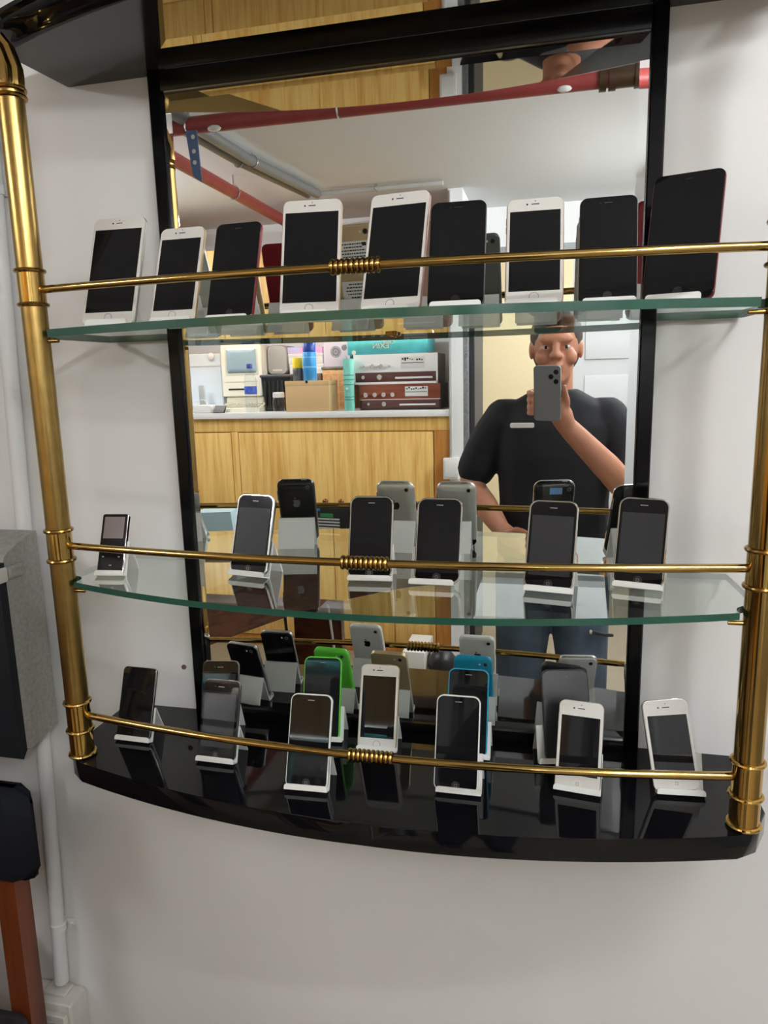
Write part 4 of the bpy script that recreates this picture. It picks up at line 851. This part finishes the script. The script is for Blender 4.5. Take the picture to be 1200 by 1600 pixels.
for sx in (-1, 1):
    e = MB().ball((hx+sx*0.031, hy+0.0665, hz+0.008), 0.0125, 0.0125, 0.0085, 14, 10).build('eye', mat('eye_white', srgb(196, 186, 178), 0.3), pe)
    MB().ball((hx+sx*0.031, hy+0.0755, hz+0.008), 0.0055, 0.0042, 0.0055, 12, 8).build('iris', mat('iris_dark', (0.03, 0.02, 0.015), 0.2), e)
h = MB(); h.ball((hx, hy-0.022, hz+0.045), 0.083, 0.098, 0.095, 24, 16); h.ball((hx, hy-0.055, hz-0.005), 0.076, 0.060, 0.075, 20, 12); h.ball((hx, hy+0.038, hz+0.100), 0.060, 0.050, 0.036)
remesh(h, 'hair', mat('dark_hair', srgb(52, 34, 26), 0.55, bump=0.8, bscale=300), 0.006, pe, 3)
sh = MB()
torso(sh, [(*W(CX, -1.42, -0.055), 0.186, 0.136), (*W(CX, -1.42, 0.02), 0.186, 0.136), (*W(CX, -1.42, 0.12), 0.178, 0.130), (*W(CX, -1.425, 0.28), 0.188, 0.134), (*W(CX, -1.43, 0.38), 0.190, 0.122), (*W(CX, -1.43, 0.440), 0.165, 0.092), (*W(CX, -1.43, 0.470), 0.110, 0.080), (*W(CX, -1.43, 0.492), 0.072, 0.068)])
limb(sh, [W(0.066, -1.43, 0.392), W(0.014, -1.435, 0.325), W(-0.032, -1.43, 0.232)], [0.077, 0.069, 0.066])
limb(sh, [W(0.384, -1.43, 0.392), W(0.430, -1.40, 0.325), W(0.455, -1.345, 0.240)], [0.077, 0.069, 0.064])
remesh(sh, 'tshirt', mat('black_tshirt', srgb(20, 22, 28), 0.85, bump=0.5, bscale=22), 0.007, pe, 5)
MB().rr(0.075, 0.016, 0.005, [(0, 0), (0.003, 0.001)], 0, 0, 3).build('chest_print', M_PALE, pe, 'white print on the chest').location = W(0.125, -1.2945, 0.385)
jn = MB()
torso(jn, [(*W(CX, -1.42, -0.20), 0.172, 0.122), (*W(CX, -1.42, -0.10), 0.176, 0.126), (*W(CX, -1.42, -0.02), 0.170, 0.120)])
for sx, hxp, kx, ax in ((-1, 0.132, 0.118, 0.105), (1, 0.318, 0.335, 0.350)):
    limb(jn, [W(hxp, -1.42, -0.14), W((hxp+kx)/2-sx*0.004, -1.41, -0.32), W(kx, -1.40, -0.52), W((kx+ax)/2, -1.43, -0.70), W(ax, -1.44, -0.90)], [0.100, 0.094, 0.080, 0.072, 0.064])
jo = remesh(jn, 'jeans', mat('blue_denim', srgb(72, 88, 104), 0.8, bump=0.6, bscale=30, vary=0.25, vscale=12), 0.007, pe, 5)
zp = MB().tube([W(0.352, -1.316, -0.292), W(0.395, -1.338, -0.308), W(0.425, -1.376, -0.322)], 0.006, 8).build('pocket_zip', M_PBMAT, jo)
MB().ball(W(0.352, -1.312, -0.291), 0.006, 0.004, 0.009, 8, 6).build('zip_tab', M_CHROME, jo)
for sx, ax in ((-1, 0.105), (1, 0.350)):
    s2 = MB(); limb(s2, [W(ax, -1.46, -0.945), W(ax+sx*0.008, -1.38, -0.952), W(ax+sx*0.012, -1.29, -0.962)], [0.046, 0.045, 0.036]); s2.box(*[v for p in zip(W(ax-0.046, -1.505, -1.0), W(ax+0.052, -1.255, -0.970)) for v in p], 0.012)
    remesh(s2, 'shoe', mat('black_shoe', (0.015, 0.014, 0.014), 0.5), 0.006, pe, 3)
# the camera phone in the raised hand
cp = thing('camera_phone', 'pale grey phone held up in the raised hand, lens towards the mirror', 'phone')
cp.matrix_world = CAM_M
hw_, hh_ = 0.0375, 0.0775
b = MB()
b.rr(2*hw_, 2*hh_, 0.010, [(0, 0.0015), (0.001, 0), (0.007, 0), (0.008, 0.0015)], 0, 0, 6)
pm = Matrix.Translation((-0.025, -0.060, 0.0085)) @ Matrix(((1, 0, 0, 0), (0, 0, 1, 0), (0, 1, 0, 0), (0, 0, 0, 1)))
me = b.mesh('body', mat('phone_pale_grey', srgb(150, 152, 156), 0.3, metal=0.4)); me.transform(pm)
o = bpy.data.objects.new('body', me); COL.objects.link(o); o.parent = cp
for dx, dy in ((0, 0), (0, -0.026), (-0.014, -0.013)):
    l = MB().lathe([(0.0068, 0.0078), (0.0068, 0.0090), (0.006, 0.0092)], dx, dy, 18).build('lens_ring', M_DOT, cp)
